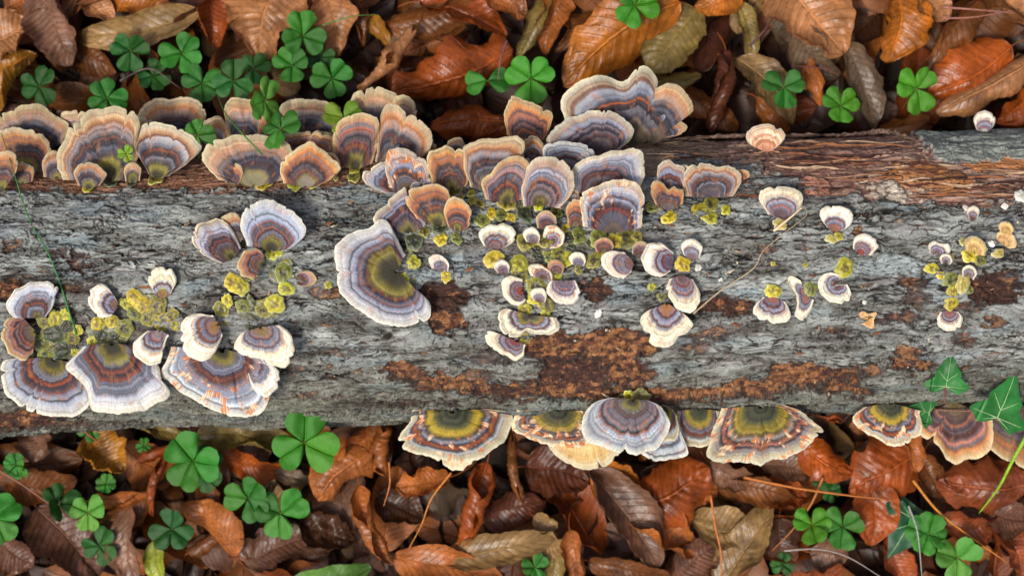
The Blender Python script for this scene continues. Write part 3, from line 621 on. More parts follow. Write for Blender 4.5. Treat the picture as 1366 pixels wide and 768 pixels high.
B('round white cap with blue rings in a cluster of three', (899, 350), [(898, 336), (886, 325), (871, 322), (858, 332), (855, 350), (864, 364), (881, 370), (894, 362)], 'white', 0, lift=.3, lay=3, core='#5d4c5e', knobs=[(911, 352, 11, 'y')])
B('smallest cap of the cluster of three, at its upper right', (922, 347), [(912, 340), (908, 328), (916, 319), (930, 320), (938, 331), (934, 343)], 'white', 0, lay=4, core='#6b565c')
B('drooping white cap at the bottom of the cluster of three', (910, 366), [(893, 372), (888, 386), (896, 404), (908, 416), (923, 417), (933, 407), (934, 390), (926, 374)], 'white', .1, lift=.1, lay=4, core='#6b4d50')
B('three lobed white cap below the cluster of three', (890, 404), [(876, 412), (861, 415), (853, 429), (858, 440), (867, 446), (865, 458), (880, 465), (896, 461), (907, 448), (919, 445), (925, 432), (914, 419), (902, 412)], 'white', .2, lift=.1, lay=3, core='#a5714a', knobs=[(882, 396, 8, 'g')])
B('grey lilac bracket under the stripped wood, left half', (896, 264), [(874, 246), (876, 228), (883, 212), (900, 216), (914, 224), (916, 250)], 'main', 0, lay=2)
B('bracket with a dark half moon centre above yellow knobs', (948, 264), [(914, 262), (908, 242), (914, 224), (935, 217), (955, 220), (974, 221), (988, 230), (988, 246), (978, 262)], 'main', 0, lay=3, core='#4d4454', knobs=[(931, 280, 12, 'y'), (946, 289, 12, 'y'), (968, 280, 8, 'y'), (948, 272, 11, 'g')])
B('thin curled ear at the right of the half moon bracket', (976, 250), [(974, 230), (986, 226), (999, 227), (1000, 236), (990, 242), (982, 256)], 'warm', 0, lay=4)
B('small two lobed cap under the grey lilac bracket', (892, 282), [(874, 272), (867, 256), (871, 241), (884, 243), (892, 252), (903, 246), (913, 256), (911, 272)], 'warm', 0, lay=5, core='#5e505a', knobs=[(892, 290, 11, 'y'), (869, 277, 9, 'g')])
B('fan shaped cap at the top end of the dry grass stalk', (1042, 292), [(1024, 286), (1013, 268), (1015, 253), (1034, 249), (1058, 250), (1071, 260), (1068, 278), (1058, 288)], 'white', .12, lift=.3, core='#5d4a55', knobs=[(1040, 300, 10, 'o')])
B('clean white topped cap right of the dry grass stalk', (1112, 310), [(1103, 303), (1094, 290), (1095, 277), (1112, 274), (1131, 277), (1139, 290), (1133, 302), (1122, 308)], 'white', .1, lift=.3, core='#8a5a44', knobs=[(1108, 318, 9, 'o'), (1118, 316, 7, 'y')])
B('white cap with a red foot above the lime green knob', (1146, 340), [(1138, 332), (1139, 318), (1151, 311), (1168, 317), (1172, 329), (1162, 341)], 'white', 0, lift=.3, core='#8a3a2c', knobs=[(1126, 357, 16, 'y')])
B('oval white cap with a dark red hollow under the lime knob', (1118, 378), [(1120, 366), (1107, 363), (1094, 369), (1091, 382), (1098, 397), (1113, 405), (1130, 404), (1136, 392), (1130, 379)], 'white', 0, lift=.1, core='#5c2e30')
B('white frilled cap under a green knob, right of the stalk', (1031, 394), [(1018, 396), (1006, 408), (1005, 422), (1018, 428), (1034, 432), (1050, 429), (1056, 419), (1048, 403)], 'white', .1, lift=.1, core='#99584a', knobs=[(1031, 388, 11, 'y')])
B('ragged white cap wrapping the left of a green knob', (1076, 394), [(1068, 374), (1056, 367), (1050, 374), (1058, 388), (1063, 402), (1060, 420), (1070, 428), (1080, 418), (1086, 400)], 'white', 0, lift=.1, core='#99604a', knobs=[(1081, 385, 10, 'g')])
B('tiny star shaped orange cap alone on the grey bark', (1157, 427), [(1148, 424), (1145, 418), (1152, 415), (1159, 418), (1170, 416), (1166, 426), (1166, 438), (1156, 436), (1149, 432)], 'cream', 0, og=.8)
B('pink banded bracket alone on the stripped red wood', (1022, 204), [(1008, 196), (997, 190), (996, 176), (1007, 168), (1025, 165), (1042, 171), (1048, 183), (1040, 194), (1032, 200)], 'pink', 0, lift=.2, lay=2)
B('white fan at the foot of the right hand knob column', (1267, 413), [(1254, 416), (1249, 427), (1254, 438), (1268, 442), (1281, 437), (1285, 425), (1279, 416)], 'white', 0, lift=.1, core='#8c5a50', knobs=[(1268, 404, 10, 'y')])
B('white two lobed cap at the top of the knob column', (1250, 338), [(1241, 340), (1238, 328), (1245, 320), (1254, 324), (1266, 325), (1268, 336), (1258, 344)], 'white', 0, lift=.25, knobs=[(1242, 358, 10, 'y')])
B('white petal standing alone below the stripped wood', (1297, 296), [(1292, 290), (1290, 280), (1299, 274), (1307, 280), (1304, 291)], 'white', 0, lift=.35)
B('pale cap with a dark hole near the right edge', (1335, 325), [(1329, 318), (1331, 309), (1344, 308), (1355, 317), (1356, 330), (1347, 332)], 'cream', 0, lift=.25, knobs=[(1331, 338, 9, 'o'), (1322, 325, 5, 'w')])
# left clusters on the near side
B('white rimmed bracket with a dark wavy line, far left cluster', (50, 424), [(18, 424), (8, 410), (13, 392), (32, 379), (55, 374), (77, 379), (76, 394), (70, 410), (62, 422)], 'near', .12, lift=.15, lay=3)
B('left facing bracket at the left edge of the log', (48, 442), [(28, 420), (10, 425), (1, 442), (4, 460), (14, 474), (32, 481), (44, 470)], 'warm', .1, lift=.12, lay=4)
B('lower left bracket with wide white rim at the picture edge', (72, 478), [(26, 476), (4, 482), (1, 503), (7, 526), (28, 545), (60, 554), (98, 556), (118, 545), (122, 515), (110, 488)], 'near', .26, lift=.03, lay=2)
B('lower left bracket below the dark green knobs', (148, 456), [(110, 462), (87, 488), (98, 505), (112, 514), (120, 543), (136, 553), (168, 551), (202, 545), (228, 526), (216, 506), (212, 488), (198, 472), (182, 462)], 'near', .3, lift=.03, lay=4, knobs=[(146, 452, 27, 'd'), (132, 432, 11, 'y'), (150, 427, 10, 'y'), (167, 438, 13, 'g'), (136, 448, 11, 'd'), (152, 448, 10, 'd'), (124, 455, 8, 'y')])
B('small white rimmed cap left of the yellow knobs chain', (158, 408), [(148, 422), (133, 424), (120, 410), (117, 392), (126, 381), (140, 379), (149, 390), (156, 400)], 'white', 0, lift=.25, lay=2, core='#80614f')
B('small upright cap topping the yellow knobs chain', (217, 400), [(206, 390), (198, 376), (201, 361), (216, 355), (231, 360), (236, 374), (229, 390)], 'white', .35, lift=.25, lay=2, core='#8a6a45')
B('white rimmed cap hanging below the yellow knobs chain', (214, 440), [(196, 441), (181, 453), (175, 466), (187, 481), (205, 489), (216, 481), (220, 462), (227, 448)], 'white', .15, lift=.08, lay=6, core='#8c7c80')
B('winged bracket with violet bands, left of the two upper ones', (312, 346), [(294, 351), (274, 342), (258, 326), (255, 310), (266, 297), (284, 291), (300, 294), (314, 312), (322, 330)], 'violet', .22, lift=.2, lay=2)
B('little lobe wedged between the two upper brackets', (318, 326), [(300, 310), (293, 294), (300, 284), (314, 283), (324, 294), (328, 314)], 'dusk', 0, lay=3)
B('wide white rimmed bracket at the top of the second cluster', (362, 336), [(330, 328), (321, 308), (323, 284), (340, 269), (356, 265), (374, 271), (392, 282), (405, 296), (409, 310), (400, 322), (386, 332)], 'near', .3, lift=.2, lay=4, knobs=[(370, 352, 24, 'd'), (378, 364, 14, 'g'), (366, 336, 12, 'y')])
B('small orange ringed cap hanging under the wide white rimmed one', (350, 352), [(338, 374), (322, 368), (316, 354), (322, 338), (334, 331), (348, 333), (353, 342)], 'warm', 0, lift=.2, lay=6)
B('tiny orange ear on the right of the second cluster', (394, 374), [(398, 364), (409, 361), (421, 366), (421, 378), (408, 382), (399, 381)], 'warm', 0, lift=.1)
B('shell shaped white cap facing left beneath yellow stalk knobs', (292, 432), [(284, 420), (263, 418), (246, 424), (240, 443), (245, 468), (262, 482), (280, 478), (290, 465), (297, 449)], 'white', .16, lift=.25, lay=7, core='#a57a52', knobs=[(298, 430, 9, 'y'), (296, 412, 11, 'g'), (304, 401, 10, 'y')])
B('broad white lipped cap facing lower right in second cluster', (347, 436), [(322, 444), (311, 459), (320, 472), (346, 481), (372, 492), (388, 485), (394, 465), (388, 446), (376, 433)], 'white', .2, lift=.15, lay=7, core='#8a6f4c', knobs=[(345, 420, 27, 'g'), (336, 430, 14, 'd'), (324, 408, 11, 'g'), (352, 414, 11, 'g'), (367, 405, 15, 'y'), (382, 385, 12, 'y'), (344, 445, 12, 'g')])
B('widest lower bracket with orange flecks, second cluster', (296, 466), [(228, 462), (217, 486), (214, 502), (226, 512), (246, 527), (272, 541), (302, 554), (334, 556), (356, 546), (363, 520), (368, 495), (350, 474)], 'near', .22, lift=.02, lay=2, og=.25)
B('small lobe on the right end of the widest lower bracket', (336, 486), [(330, 500), (336, 515), (346, 529), (362, 528), (372, 514), (372, 494), (358, 484)], 'white', 0, lift=.05, lay=6, core='#8a7a80')
# the shelf row on the near, lower side
B('hanging shelf with green rings, leftmost under the log', (603, 548), [(550, 546), (542, 566), (529, 590), (548, 603), (580, 610), (612, 617), (640, 612), (658, 600), (674, 588), (684, 570), (682, 550), (650, 545)], 'ring', 0, drop=.22, lay=3, og=.2, lift=0)
B('cream under layer below the leftmost hanging shelf', (600, 552), [(560, 580), (572, 606), (592, 622), (614, 628), (634, 612), (650, 590)], 'cream', 0, drop=.4, lay=0)
B('orange flecked hanging shelf left of the knobbed one', (745, 546), [(690, 546), (681, 560), (686, 577), (706, 586), (732, 594), (760, 598), (786, 592), (798, 570), (796, 548)], 'ring', 0, drop=.2, lay=2, og=.55)
B('cream shelf sticking out under the orange flecked one', (775, 556), [(722, 585), (738, 605), (762, 620), (785, 627), (812, 620), (830, 600), (832, 580)], 'cream', 0, drop=.35, lay=0)
B('blue white hanging shelf capped by a glossy green knob', (845, 532), [(815, 530), (795, 535), (780, 550), (775, 572), (780, 588), (805, 597), (830, 605), (852, 607), (874, 601), (888, 584), (894, 562), (882, 542), (868, 534)], 'ice', .2, drop=.12, lay=9, knobs=[(844, 533, 19, 'g'), (838, 528, 9, 'y')])
B('layered grey shelf tucked under the knobbed one', (880, 560), [(848, 598), (862, 612), (882, 616), (902, 611), (919, 608), (915, 592), (908, 572)], 'ice', 0, drop=.2, lay=5)
B('narrow green shelf wedged right of the knobbed one', (885, 545), [(874, 545), (884, 540), (899, 546), (906, 566), (902, 586), (886, 590)], 'ring', 0, drop=.15, lay=6)
B('yellow green ringed small shelf beside the largest one', (932, 545), [(903, 548), (902, 570), (910, 590), (930, 597), (950, 592), (962, 572), (960, 548)], 'ring', 0, drop=.18, lay=4)
B('largest hanging shelf with green rings and torn pale end', (1015, 541), [(962, 544), (952, 568), (944, 594), (942, 608), (958, 617), (985, 616), (1012, 621), (1048, 612), (1072, 600), (1088, 586), (1100, 576), (1086, 562), (1068, 548), (1045, 539)], 'ring', 0, drop=.15, lay=6, og=.35, pleat=1.3)
B('orange edged hanging shelf behind the small ivy leaf', (1188, 541), [(1152, 543), (1137, 557), (1146, 573), (1168, 585), (1194, 596), (1214, 590), (1230, 575), (1228, 548)], 'ring', 0, drop=.2, lay=3, og=.4)
B('brown hanging shelf with a frayed point near the ivy', (1272, 548), [(1228, 556), (1226, 578), (1243, 590), (1256, 602), (1264, 615), (1276, 622), (1288, 613), (1308, 611), (1324, 594), (1325, 560)], 'warm', 0, drop=.2, lay=2)
B('dark hanging shelf at the right edge behind the ivy', (1350, 550), [(1310, 556), (1306, 580), (1322, 600), (1345, 616), (1372, 625), (1398, 605), (1400, 560)], 'warm', 0, drop=.2, lay=1)

# small caps and feet that close the tiers on the far side
for lb, base, out, sty in [
 ('little dusky cap filling the gap right of the left edge pair', (30, 246), [(16, 240), (14, 226), (24, 216), (38, 217), (47, 228), (44, 242)], 'dusk'),
 ('dusky cap squeezed left of the widest dusky bracket', (76, 240), [(58, 236), (56, 216), (64, 202), (80, 200), (92, 212), (92, 234)], 'dusk'),
 ('low frilled cap behind the small round bracket', (100, 226), [(84, 218), (82, 200), (94, 190), (110, 192), (118, 206), (114, 222)], 'warm'),
 ('grey cap tucked behind the fan shaped blue banded one', (190, 210), [(172, 200), (168, 178), (178, 160), (196, 156), (210, 168), (208, 196)], 'dusk'),
 ('shadowed tan cap behind the upper row, left of centre', (288, 196), [(272, 188), (268, 170), (278, 156), (294, 155), (304, 166), (304, 188)], 'dusk'),
 ('plain tan cap behind the small clover', (262, 210), [(244, 202), (240, 184), (252, 172), (270, 172), (282, 184), (280, 204)], 'dusk'),
 ('tan cap between the upright and the long tan brackets', (360, 196), [(344, 188), (342, 168), (350, 150), (366, 148), (380, 160), (380, 188)], 'dusk'),
 ('small warm cap left of the peaked bracket', (376, 236), [(362, 230), (358, 214), (366, 202), (382, 202), (392, 212), (390, 230)], 'warm'),
 ('narrow cap between peaked and orange lined brackets', (440, 240), [(430, 232), (426, 216), (434, 204), (447, 206), (454, 218), (450, 234)], 'warm'),
 ('frilled cap behind the peaked bracket', (428, 214), [(410, 206), (406, 190), (416, 176), (434, 174), (448, 184), (450, 204)], 'dusk'),
 ('shaded cap right of the tall pale leaning bracket', (560, 216), [(544, 210), (544, 192), (556, 180), (570, 180), (582, 192), (580, 210)], 'dusk'),
 ('tan cap behind the creased bracket with the flap', (520, 226), [(504, 220), (502, 204), (510, 192), (526, 190), (538, 200), (536, 218)], 'warm'),
 ('small crest between orange topped and broad grey brackets', (628, 232), [(616, 226), (612, 208), (620, 194), (632, 194), (640, 206), (638, 224)], 'dusk'),
 ('low cap filling the gap left of the round middle bracket', (690, 242), [(678, 236), (676, 218), (684, 206), (698, 204), (708, 216), (706, 234)], 'main'),
 ('pale low cap under the tallest bracket', (770, 200), [(752, 194), (748, 178), (758, 166), (776, 164), (790, 176), (788, 194)], 'dusk'),
 ('orange rimmed cap joining the lilac bracket to the slim one', (570, 290), [(556, 284), (552, 268), (560, 256), (576, 254), (586, 266), (584, 284)], 'warm'),
 ('violet cap filling the gap above the lilac bracket', (566, 268), [(550, 262), (546, 246), (556, 236), (572, 236), (582, 248), (580, 262)], 'violet'),
 ('small blue cap left of the big squarish bracket', (758, 284), [(746, 278), (742, 262), (750, 250), (766, 250), (776, 262), (774, 280)], 'main'),
 ('grey lobe joining the two halves under the stripped wood', (912, 258), [(900, 250), (898, 232), (906, 220), (920, 222), (928, 234), (926, 252)], 'main')]:
    B(lb, base, out, sty, .2, lay=2)
knob_cluster('green feet between the middle tier brackets', [(546, 300, 8, 'g'), (566, 308, 9, 'g'), (628, 258, 6, 'y'), (640, 272, 7, 'g'), (700, 280, 9, 'g'), (742, 284, 8, 'g'), (754, 306, 8, 'y'), (772, 300, 7, 'd'), (820, 322, 12, 'y'), (850, 316, 9, 'g'), (878, 276, 7, 'y')])

for lb, base, out, sty, kn in [
 ('pale cap at the upper left of the central knobs', (712, 326), [(702, 322), (697, 312), (704, 303), (715, 304), (721, 314), (719, 324)], 'white', [(712, 330, 7, 'y')]),
 ('tiny white cap under the big squarish bracket', (772, 356), [(762, 352), (759, 343), (767, 336), (778, 338), (782, 347), (779, 355)], 'white', [(772, 360, 7, 'g')]),
 ('yellowish cap right of the central knobs', (806, 338), [(796, 336), (792, 326), (800, 317), (813, 318), (819, 328), (815, 337)], 'warm', [(806, 341, 8, 'y')]),
 ('small orange cap above the skirt shaped one', (742, 366), [(733, 364), (730, 354), (737, 346), (748, 348), (753, 356), (750, 365)], 'warm', []),
 ('cream cap low among the knobs above the red zigzag one', (720, 404), [(711, 400), (707, 391), (713, 384), (724, 384), (730, 392), (728, 402)], 'white', [(722, 406, 7, 'y')]),
 ('thin pale cap left of the kidney shaped one', (672, 366), [(664, 364), (658, 356), (662, 348), (672, 346), (680, 353), (679, 363)], 'white', []),
 ('cream cap above the pale cap with a hole', (1342, 312), [(1334, 310), (1331, 301), (1338, 295), (1348, 297), (1353, 305), (1349, 313)], 'cream', []),
 ('frilled white cap right of the mossy lump', (1292, 368), [(1284, 370), (1283, 360), (1290, 353), (1300, 356), (1304, 365), (1299, 374)], 'white', []),
 ('cream cap wrapped round the yellow nubs at the right', (1300, 338), [(1288, 334), (1286, 322), (1294, 314), (1308, 317), (1316, 328), (1314, 342)], 'cream', []),
 ('little white cap beside the two lobed one', (1262, 350), [(1256, 352), (1253, 344), (1259, 338), (1268, 340), (1271, 348), (1267, 354)], 'white', [])]:
    B(lb, base, out, sty, .12, lift=.25, lay=3, knobs=kn)
# knobs of their own
knob_cluster('clump of green knobs left of the splintered cap', [(643, 294, 10, 'g'), (655, 285, 9, 'y'), (669, 286, 10, 'g'), (681, 290, 8, 'y'), (700, 286, 13, 'd'), (630, 268, 6, 'y'), (615, 262, 5, 'y')])
knob_cluster('central clump of yellow green knobs between small caps', [(735, 335, 30, 'd'), (775, 325, 22, 'd'), (724, 322, 11, 'g'), (770, 345, 9, 'g'), (758, 318, 10, 'd'), (742, 372, 9, 'y'), (702, 322, 14, 'g'), (692, 352, 15, 'y'), (694, 366, 13, 'g'), (714, 334, 10, 'd'), (718, 345, 11, 'd'), (731, 343, 10, 'g'), (745, 338, 12, 'g'), (756, 346, 13, 'y'), (762, 332, 9, 'd'), (745, 358, 9, 'g'), (792, 347, 13, 'g'), (778, 336, 8, 'd'), (802, 325, 13, 'd'), (715, 382, 14, 'g'), (712, 398, 10, 'y')])
knob_cluster('dark green knob mound in the far left cluster', [(76, 452, 30, 'd'), (88, 420, 9, 'y'), (74, 462, 9, 'g'), (96, 462, 8, 'd'), (64, 442, 9, 'g'), (104, 440, 8, 'y'), (84, 448, 10, 'g'), (75, 425, 13, 'y'), (60, 430, 10, 'g'), (90, 436, 12, 'd'), (72, 446, 16, 'd'), (55, 456, 13, 'g'), (98, 452, 10, 'g'), (84, 466, 13, 'd'), (62, 474, 12, 'g'), (100, 470, 8, 'y'), (52, 484, 9, 'y')])
knob_cluster('chain of lime yellow knobs between two small caps', [(196, 412, 20, 'g'), (168, 405, 9, 'y'), (180, 396, 12, 'y'), (190, 406, 13, 'y'), (180, 418, 12, 'g'), (198, 424, 12, 'g'), (211, 409, 14, 'g'), (229, 421, 11, 'g'), (234, 432, 9, 'y'), (216, 433, 9, 'y')])
knob_cluster('flat pale green lobes under the winged bracket', [(310, 376, 12, 'y'), (322, 382, 13, 'y'), (327, 372, 9, 'g')])
knob_cluster('mossy yellow lump in the right hand knob column', [(1268, 374, 13, 'g'), (1282, 378, 14, 'o'), (1270, 388, 10, 'y'), (1290, 385, 8, 'g'), (1254, 366, 7, 'y')])
knob_cluster('yellow and white nubs near the right edge', [(1293, 340, 11, 'y'), (1303, 330, 12, 'o'), (1306, 346, 9, 'g'), (1283, 322, 6, 'o'), (1294, 320, 5, 'w'), (1268, 343, 5, 'o')])
for x, y, r, t_, lb in [(869, 383, 7, 'y', 'lone yellow dot left of the drooping white cap'), (931, 357, 5, 'w', 'tiny white dot right of the yellow stalk knobs'), (1031, 352, 4, 'y', 'smaller of two yellow dots beside the dry stalk'),
        (1073, 352, 5, 'y', 'larger of two yellow dots beside the dry stalk'), (438, 380, 6, 'y', 'tiny greenish button left of the giant fan'), (1153, 403, 3, 'w', 'pinhead white dot right of the oval white cap'),
        (798, 418, 6, 'w', 'small ragged white nub right of the skirt cap'), (1361, 262, 9, 'w', 'white crumb where stripped wood meets the right edge'), (1288, 278, 5, 'w', 'pale crumb left of the lone white petal'),
        (1340, 275, 5, 'w', 'white speck under the stripped wood at right'), (961, 373, 3, 'w', 'faint white speck beside the dry stalk'), (448, 238, 4, 'o', 'cream crumb under the orange lined bracket')]:
    knob((x, y, r, t_), None, None, label=lb)

# ---------------- fallen leaves ----------------
LC = {'copper': '#a05e2c', 'lcopper': '#a8744a', 'orange': '#ab6520', 'rust': '#92481c', 'dkred': '#5c3220', 'brown': '#744622', 'purple': '#684636', 'mauve': '#7a5844', 'tan': '#98794c', 'khaki': '#7f6c3a', 'grey': '#665442', 'ochre': '#9c6a22', 'brick': '#8e4a2a', 'dark': '#432816', 'ygreen': '#8f9a30', 'pgreen': '#62903c', 'bright': '#a8521a'}
def leaf_mesh(B, T, width, curl=.6, roll=0., twist=0., arch=.1, bend=0., wave=1., ribs=13, seed=0, nu=44, nv=23, crumple=1.):
    """a beech leaf: pleated between its side veins, curled across its midrib; returns vertices, uv and the midrib's points"""
    B = np.asarray(B, float); T = np.asarray(T, float); L = np.linalg.norm(T - B); d = (T - B) / L
    up = np.array([0, 0, 1.0]); s = np.cross(d, up); s /= np.linalg.norm(s); up = np.cross(s, d)
    t = np.linspace(0, 1, nu)[:, None]; q = np.linspace(-1, 1, nv)[None, :]
    hw = width / 2 * np.sin(pi * np.clip(t, 0, 1) ** .82) ** .62 * (1 + .06 * gn(t * 7, seed + q * 0, seed)) + width * .004
    c = B + d * L * t + up * L * (arch * np.sin(pi * t) + .035 * np.sin(2 * pi * t + seed) * np.sin(pi * t)) + s * bend * L * np.sin(pi * t)
    ang = roll + twist * (t - .5) + .35 * gn(t * 2.2, 0 * t + seed * 3.1, seed)
    cu = curl * (.75 + .5 * np.sin(pi * t)) * (1 + .5 * gn(t * 3, 0 * t + seed, seed + 5)) + 1e-3
    a = cu * q * (1 + .25 * np.sign(q) * gn(t * 2.5, 0 * t + seed, seed + 7))
    R = hw / np.abs(cu)
    R = R * (1 - .16 * np.clip(np.abs(a) - 1.6, 0, 3) / 3)      # tighter towards the rolled edge
    X = R * np.sin(a); Z = R * (1 - np.cos(a)) * np.sign(curl)
    # pleats: ridge between side veins
    ph = t * ribs - np.abs(q) * 2.6; fr = ph - np.floor(ph)
    pl = (np.abs(fr - .5) * 2)
    Hh = -(pl ** 2) * width * .024 * np.clip(1.15 - np.abs(q) * .35, 0, 1) * np.sin(pi * t) ** .5 * wave
    Hh = Hh - np.exp(-(q / .07) ** 2) * width * .02
    Hh = Hh + width * .05 * crumple * fbm(t * 3.5, q * 1.6 + seed, 3, seed + 9) + width * .06 * wave * np.abs(q) ** 2.5 * gn(t * 6, q + seed, seed + 11)
    X = X - Hh * np.sin(a); Z = Z + Hh * np.cos(a)
    ca, sa = np.cos(ang), np.sin(ang)
    dirX = s * ca[..., None] + up * sa[..., None]; dirZ = -s * sa[..., None] + up * ca[..., None]
    V = c[:, None, :] + dirX * X[..., None] + dirZ * Z[..., None]
    V = V.reshape(nu, nv, 3)
    uv = np.stack([np.broadcast_to(t, (nu, nv)), np.broadcast_to(q * .5 + .5, (nu, nv))], -1)
    mid = V[:, nv // 2]
    return V, uv, mid
def setcol(o, c, j=0, rng=RNG):
    h = hexl(c) * (1 + rng.uniform(-j, j)); o.color = (float(h[0]), float(h[1]), float(h[2]), 1)
HERO = []
def leaf(label, b, t, width, col, curl=.6, lev=.6, roll=0., twist=0., arch=.1, bend=0., ribs=13, dz=0., stem=.25, mat=None, crumple=1., wave=1.):
    sd = sum(map(ord, label)) % 997
    z = .018 + .034 * lev
    B_ = W(b[0], b[1], z); T_ = W(t[0], t[1], z + dz * U * 100)
    V, uv, mid = leaf_mesh(B_, T_, width * U * 1.22, curl * random.Random(sd + 3).uniform(1.0, 1.85), roll * 1.3 + random.Random(sd).uniform(-.4, .4), twist + random.Random(sd + 1).uniform(-.8, .8), arch * 1.3, bend + random.Random(sd + 2).uniform(-.1, .1), seed=sd, ribs=ribs, crumple=crumple * 1.25, wave=wave * 1.35)
    V[..., 2] = np.maximum(V[..., 2], .007)
    org = B_
    o = thing('fallen_leaf', label, 'dead leaf', org, 'dead leaves lying around the log')
    bl = link('leaf_blade', mesh('leaf_blade', V - org, grid_faces(V.shape[0], V.shape[1]), uv=uv, mat=mat or M_LEAF), o)
    setcol(bl, LC[col], .12)
    mr, F = tube(mid[::2] - org + np.array([0, 0, .0001]), np.linspace(width * U * .016, width * U * .006, len(mid[::2])), 6)
    m_ = link('midrib', mesh('midrib', mr, F, mat=M_STEM), o); setcol(m_, LC[col]); m_.color = tuple([min(1, c * 1.25) for c in m_.color[:3]] + [1])
    if stem:
        d = (mid[0] - mid[2]); d = d / (np.linalg.norm(d) + 1e-9)
        k = np.linspace(0, 1, 8)[:, None]; Ls = np.linalg.norm(T_ - B_) * stem
        sidev = np.array([-d[1], d[0], 0]) * Ls * .35 * (1 if sd % 2 else -1)
        pts = mid[0] + d * Ls * k + sidev * k**2 + np.array([0, 0, -.004]) * k
        v_, F = tube(pts - org, .00038, 6)
        p_ = link('leaf_stalk', mesh('leaf_stalk', v_, F, mat=M_STEM), o); setcol(p_, '#9a5428')
    HERO.append((label, (b[0] + t[0]) / 2, (b[1] + t[1]) / 2))
    return o
Lf = leaf
# upper side, left to right
Lf('light copper leaf cut by the left picture edge', (-25, 62), (44, 28), 74, 'lcopper', .7, .7)
Lf('ochre brown folded leaf at the left edge above the log', (-22, 150), (50, 72), 74, 'ochre', 1.0, .75, .3)
Lf('orange copper leaf at the upper left corner', (5, 12), (86, -6), 52, 'copper', .6, .5)
Lf('pinkish brown leaf with a hanging tip, upper left', (52, -12), (96, 88), 84, 'mauve', .9, .65, -.2, twist=.4)
Lf('long tan leaf stretching left of the top clovers', (268, 18), (100, 52), 50, 'tan', .5, .55, stem=.1)
Lf('brown leaf under the tan one, top left', (66, 70), (156, 96), 56, 'brown', .7, .3)
Lf('pale copper leaf at the top, right of the pinkish one', (112, -14), (152, 28), 46, 'lcopper', .6, .6)
Lf('thin orange leaf along the top edge, left part', (148, 10), (232, 8), 44, 'orange', .9, .5, .3)
Lf('deep orange red leaf hanging in above two clovers', (292, -22), (290, 64), 70, 'rust', .9, .75, .1)
Lf('large pleated copper leaf above the top left clovers', (382, -25), (346, 80), 96, 'lcopper', .55, .7, ribs=11)
Lf('pale curled leaf right of the heart shaped clover', (428, -22), (448, 80), 66, 'lcopper', 1.1, .68, .2)
Lf('brown strip of leaf in the top gap', (478, -8), (486, 62), 36, 'brown', 1.2, .45)
Lf('small ochre leaf tip above the rolled tan one', (492, 20), (520, 62), 26, 'ochre', .7, .5)
Lf('rolled tan leaf leaning on the frilled bracket', (556, 34), (477, 120), 62, 'lcopper', 1.9, .85, .3, crumple=.6)
Lf('dark orange leaf left of the top centre', (512, 36), (642, 6), 62, 'brown', .8, .5, -.2)
Lf('rust leaf arching over the big pleated one', (560, 2), (676, 48), 68, 'rust', .8, .6, .25)
Lf('big pleated rust leaf pointing left above the brackets', (684, 66), (522, 122), 100, 'rust', -.75, .72, .1, ribs=10, wave=1.6, stem=0)
Lf('crumpled rust leaf behind the middle brackets', (682, 164), (574, 168), 66, 'rust', -.9, .6, 0, crumple=2.2, stem=.1)
Lf('copper leaf corner at the top centre', (645, -8), (704, 22), 46, 'copper', .7, .6)
Lf('large glowing orange leaf with raised veins, top centre', (908, 4), (752, 116), 92, 'orange', -.5, .95, .12, ribs=11, wave=1.3, stem=.05)
Lf('olive tan leaf curled behind the glowing orange one', (930, 12), (868, 98), 86, 'khaki', .8, .72, -.1, ribs=10)
Lf('narrow khaki leaf left of the glowing orange one', (732, -6), (690, 78), 36, 'khaki', 1.0, .6)
Lf('brown leaf between khaki strip and glowing leaf', (752, -12), (728, 74), 50, 'copper', .8, .5)
Lf('small brown leaf with a pink curl near the glowing leaf', (800, 20), (742, 72), 42, 'brown', 1.0, .7)
Lf('orange leaf edge at the top, right of centre', (990, -12), (926, 12), 46, 'orange', .6, .7)
Lf('slender grey green leaf standing in the top gap', (984, 2), (1003, 84), 32, 'khaki', .8, .55)
Lf('dark red rolled leaf behind the tallest bracket', (968, 66), (948, 178), 62, 'dkred', 1.9, .7, .2)
Lf('pale tan leaf with a hole left of a clover', (982, 78), (1058, 166), 52, 'tan', .6, .6, -.1)
Lf('khaki leaf end tucked behind the tallest bracket', (872, 108), (936, 100), 32, 'khaki', .8, .6)
Lf('broad light copper leaf at the top right', (1036, -34), (1128, 72), 112, 'lcopper', .55, .85, .1, ribs=10)
Lf('bright orange leaf pointing down, top right', (1196, -18), (1184, 84), 86, 'orange', .7, .8, ribs=10, stem=.05)
Lf('shiny orange leaf corner between two orange leaves', (1222, -24), (1264, 28), 56, 'lcopper', .6, .85)
Lf('grey brown leaf under the broad copper one', (1050, 26), (1118, 104), 66, 'grey', .7, .5)
Lf('folded grey leaf right of the spotted clover', (1128, 56), (1166, 172), 56, 'grey', 1.3, .7, .4)
Lf('glossy rust orange leaf right of the bright clover', (1350, 62), (1238, 128), 92, 'bright', -.8, .7, .15, ribs=11)
Lf('brown leaf behind the glossy rust orange one', (1308, 0), (1226, 102), 56, 'brown', .8, .5)
Lf('long rolled copper leaf by the white nub', (1385, 76), (1248, 150), 74, 'lcopper', -1.5, .8, -.1, crumple=.7)
Lf('rust leaf below the rolled copper one, right edge', (1390, 110), (1330, 165), 52, 'bright', .8, .6)
Lf('copper leaf at the top right corner', (1330, -12), (1378, 36), 60, 'lcopper', .7, .7)
Lf('brown leaf lying along the log, right of the clovers', (1172, 172), (1240, 156), 32, 'brown', .8, .6)
Lf('small copper leaf standing between two clovers', (1074, 78), (1096, 142), 32, 'copper', 1.2, .6)
Lf('dull brown leaf behind the left clovers', (205, 50), (262, 118), 54, 'purple', .7, .2)
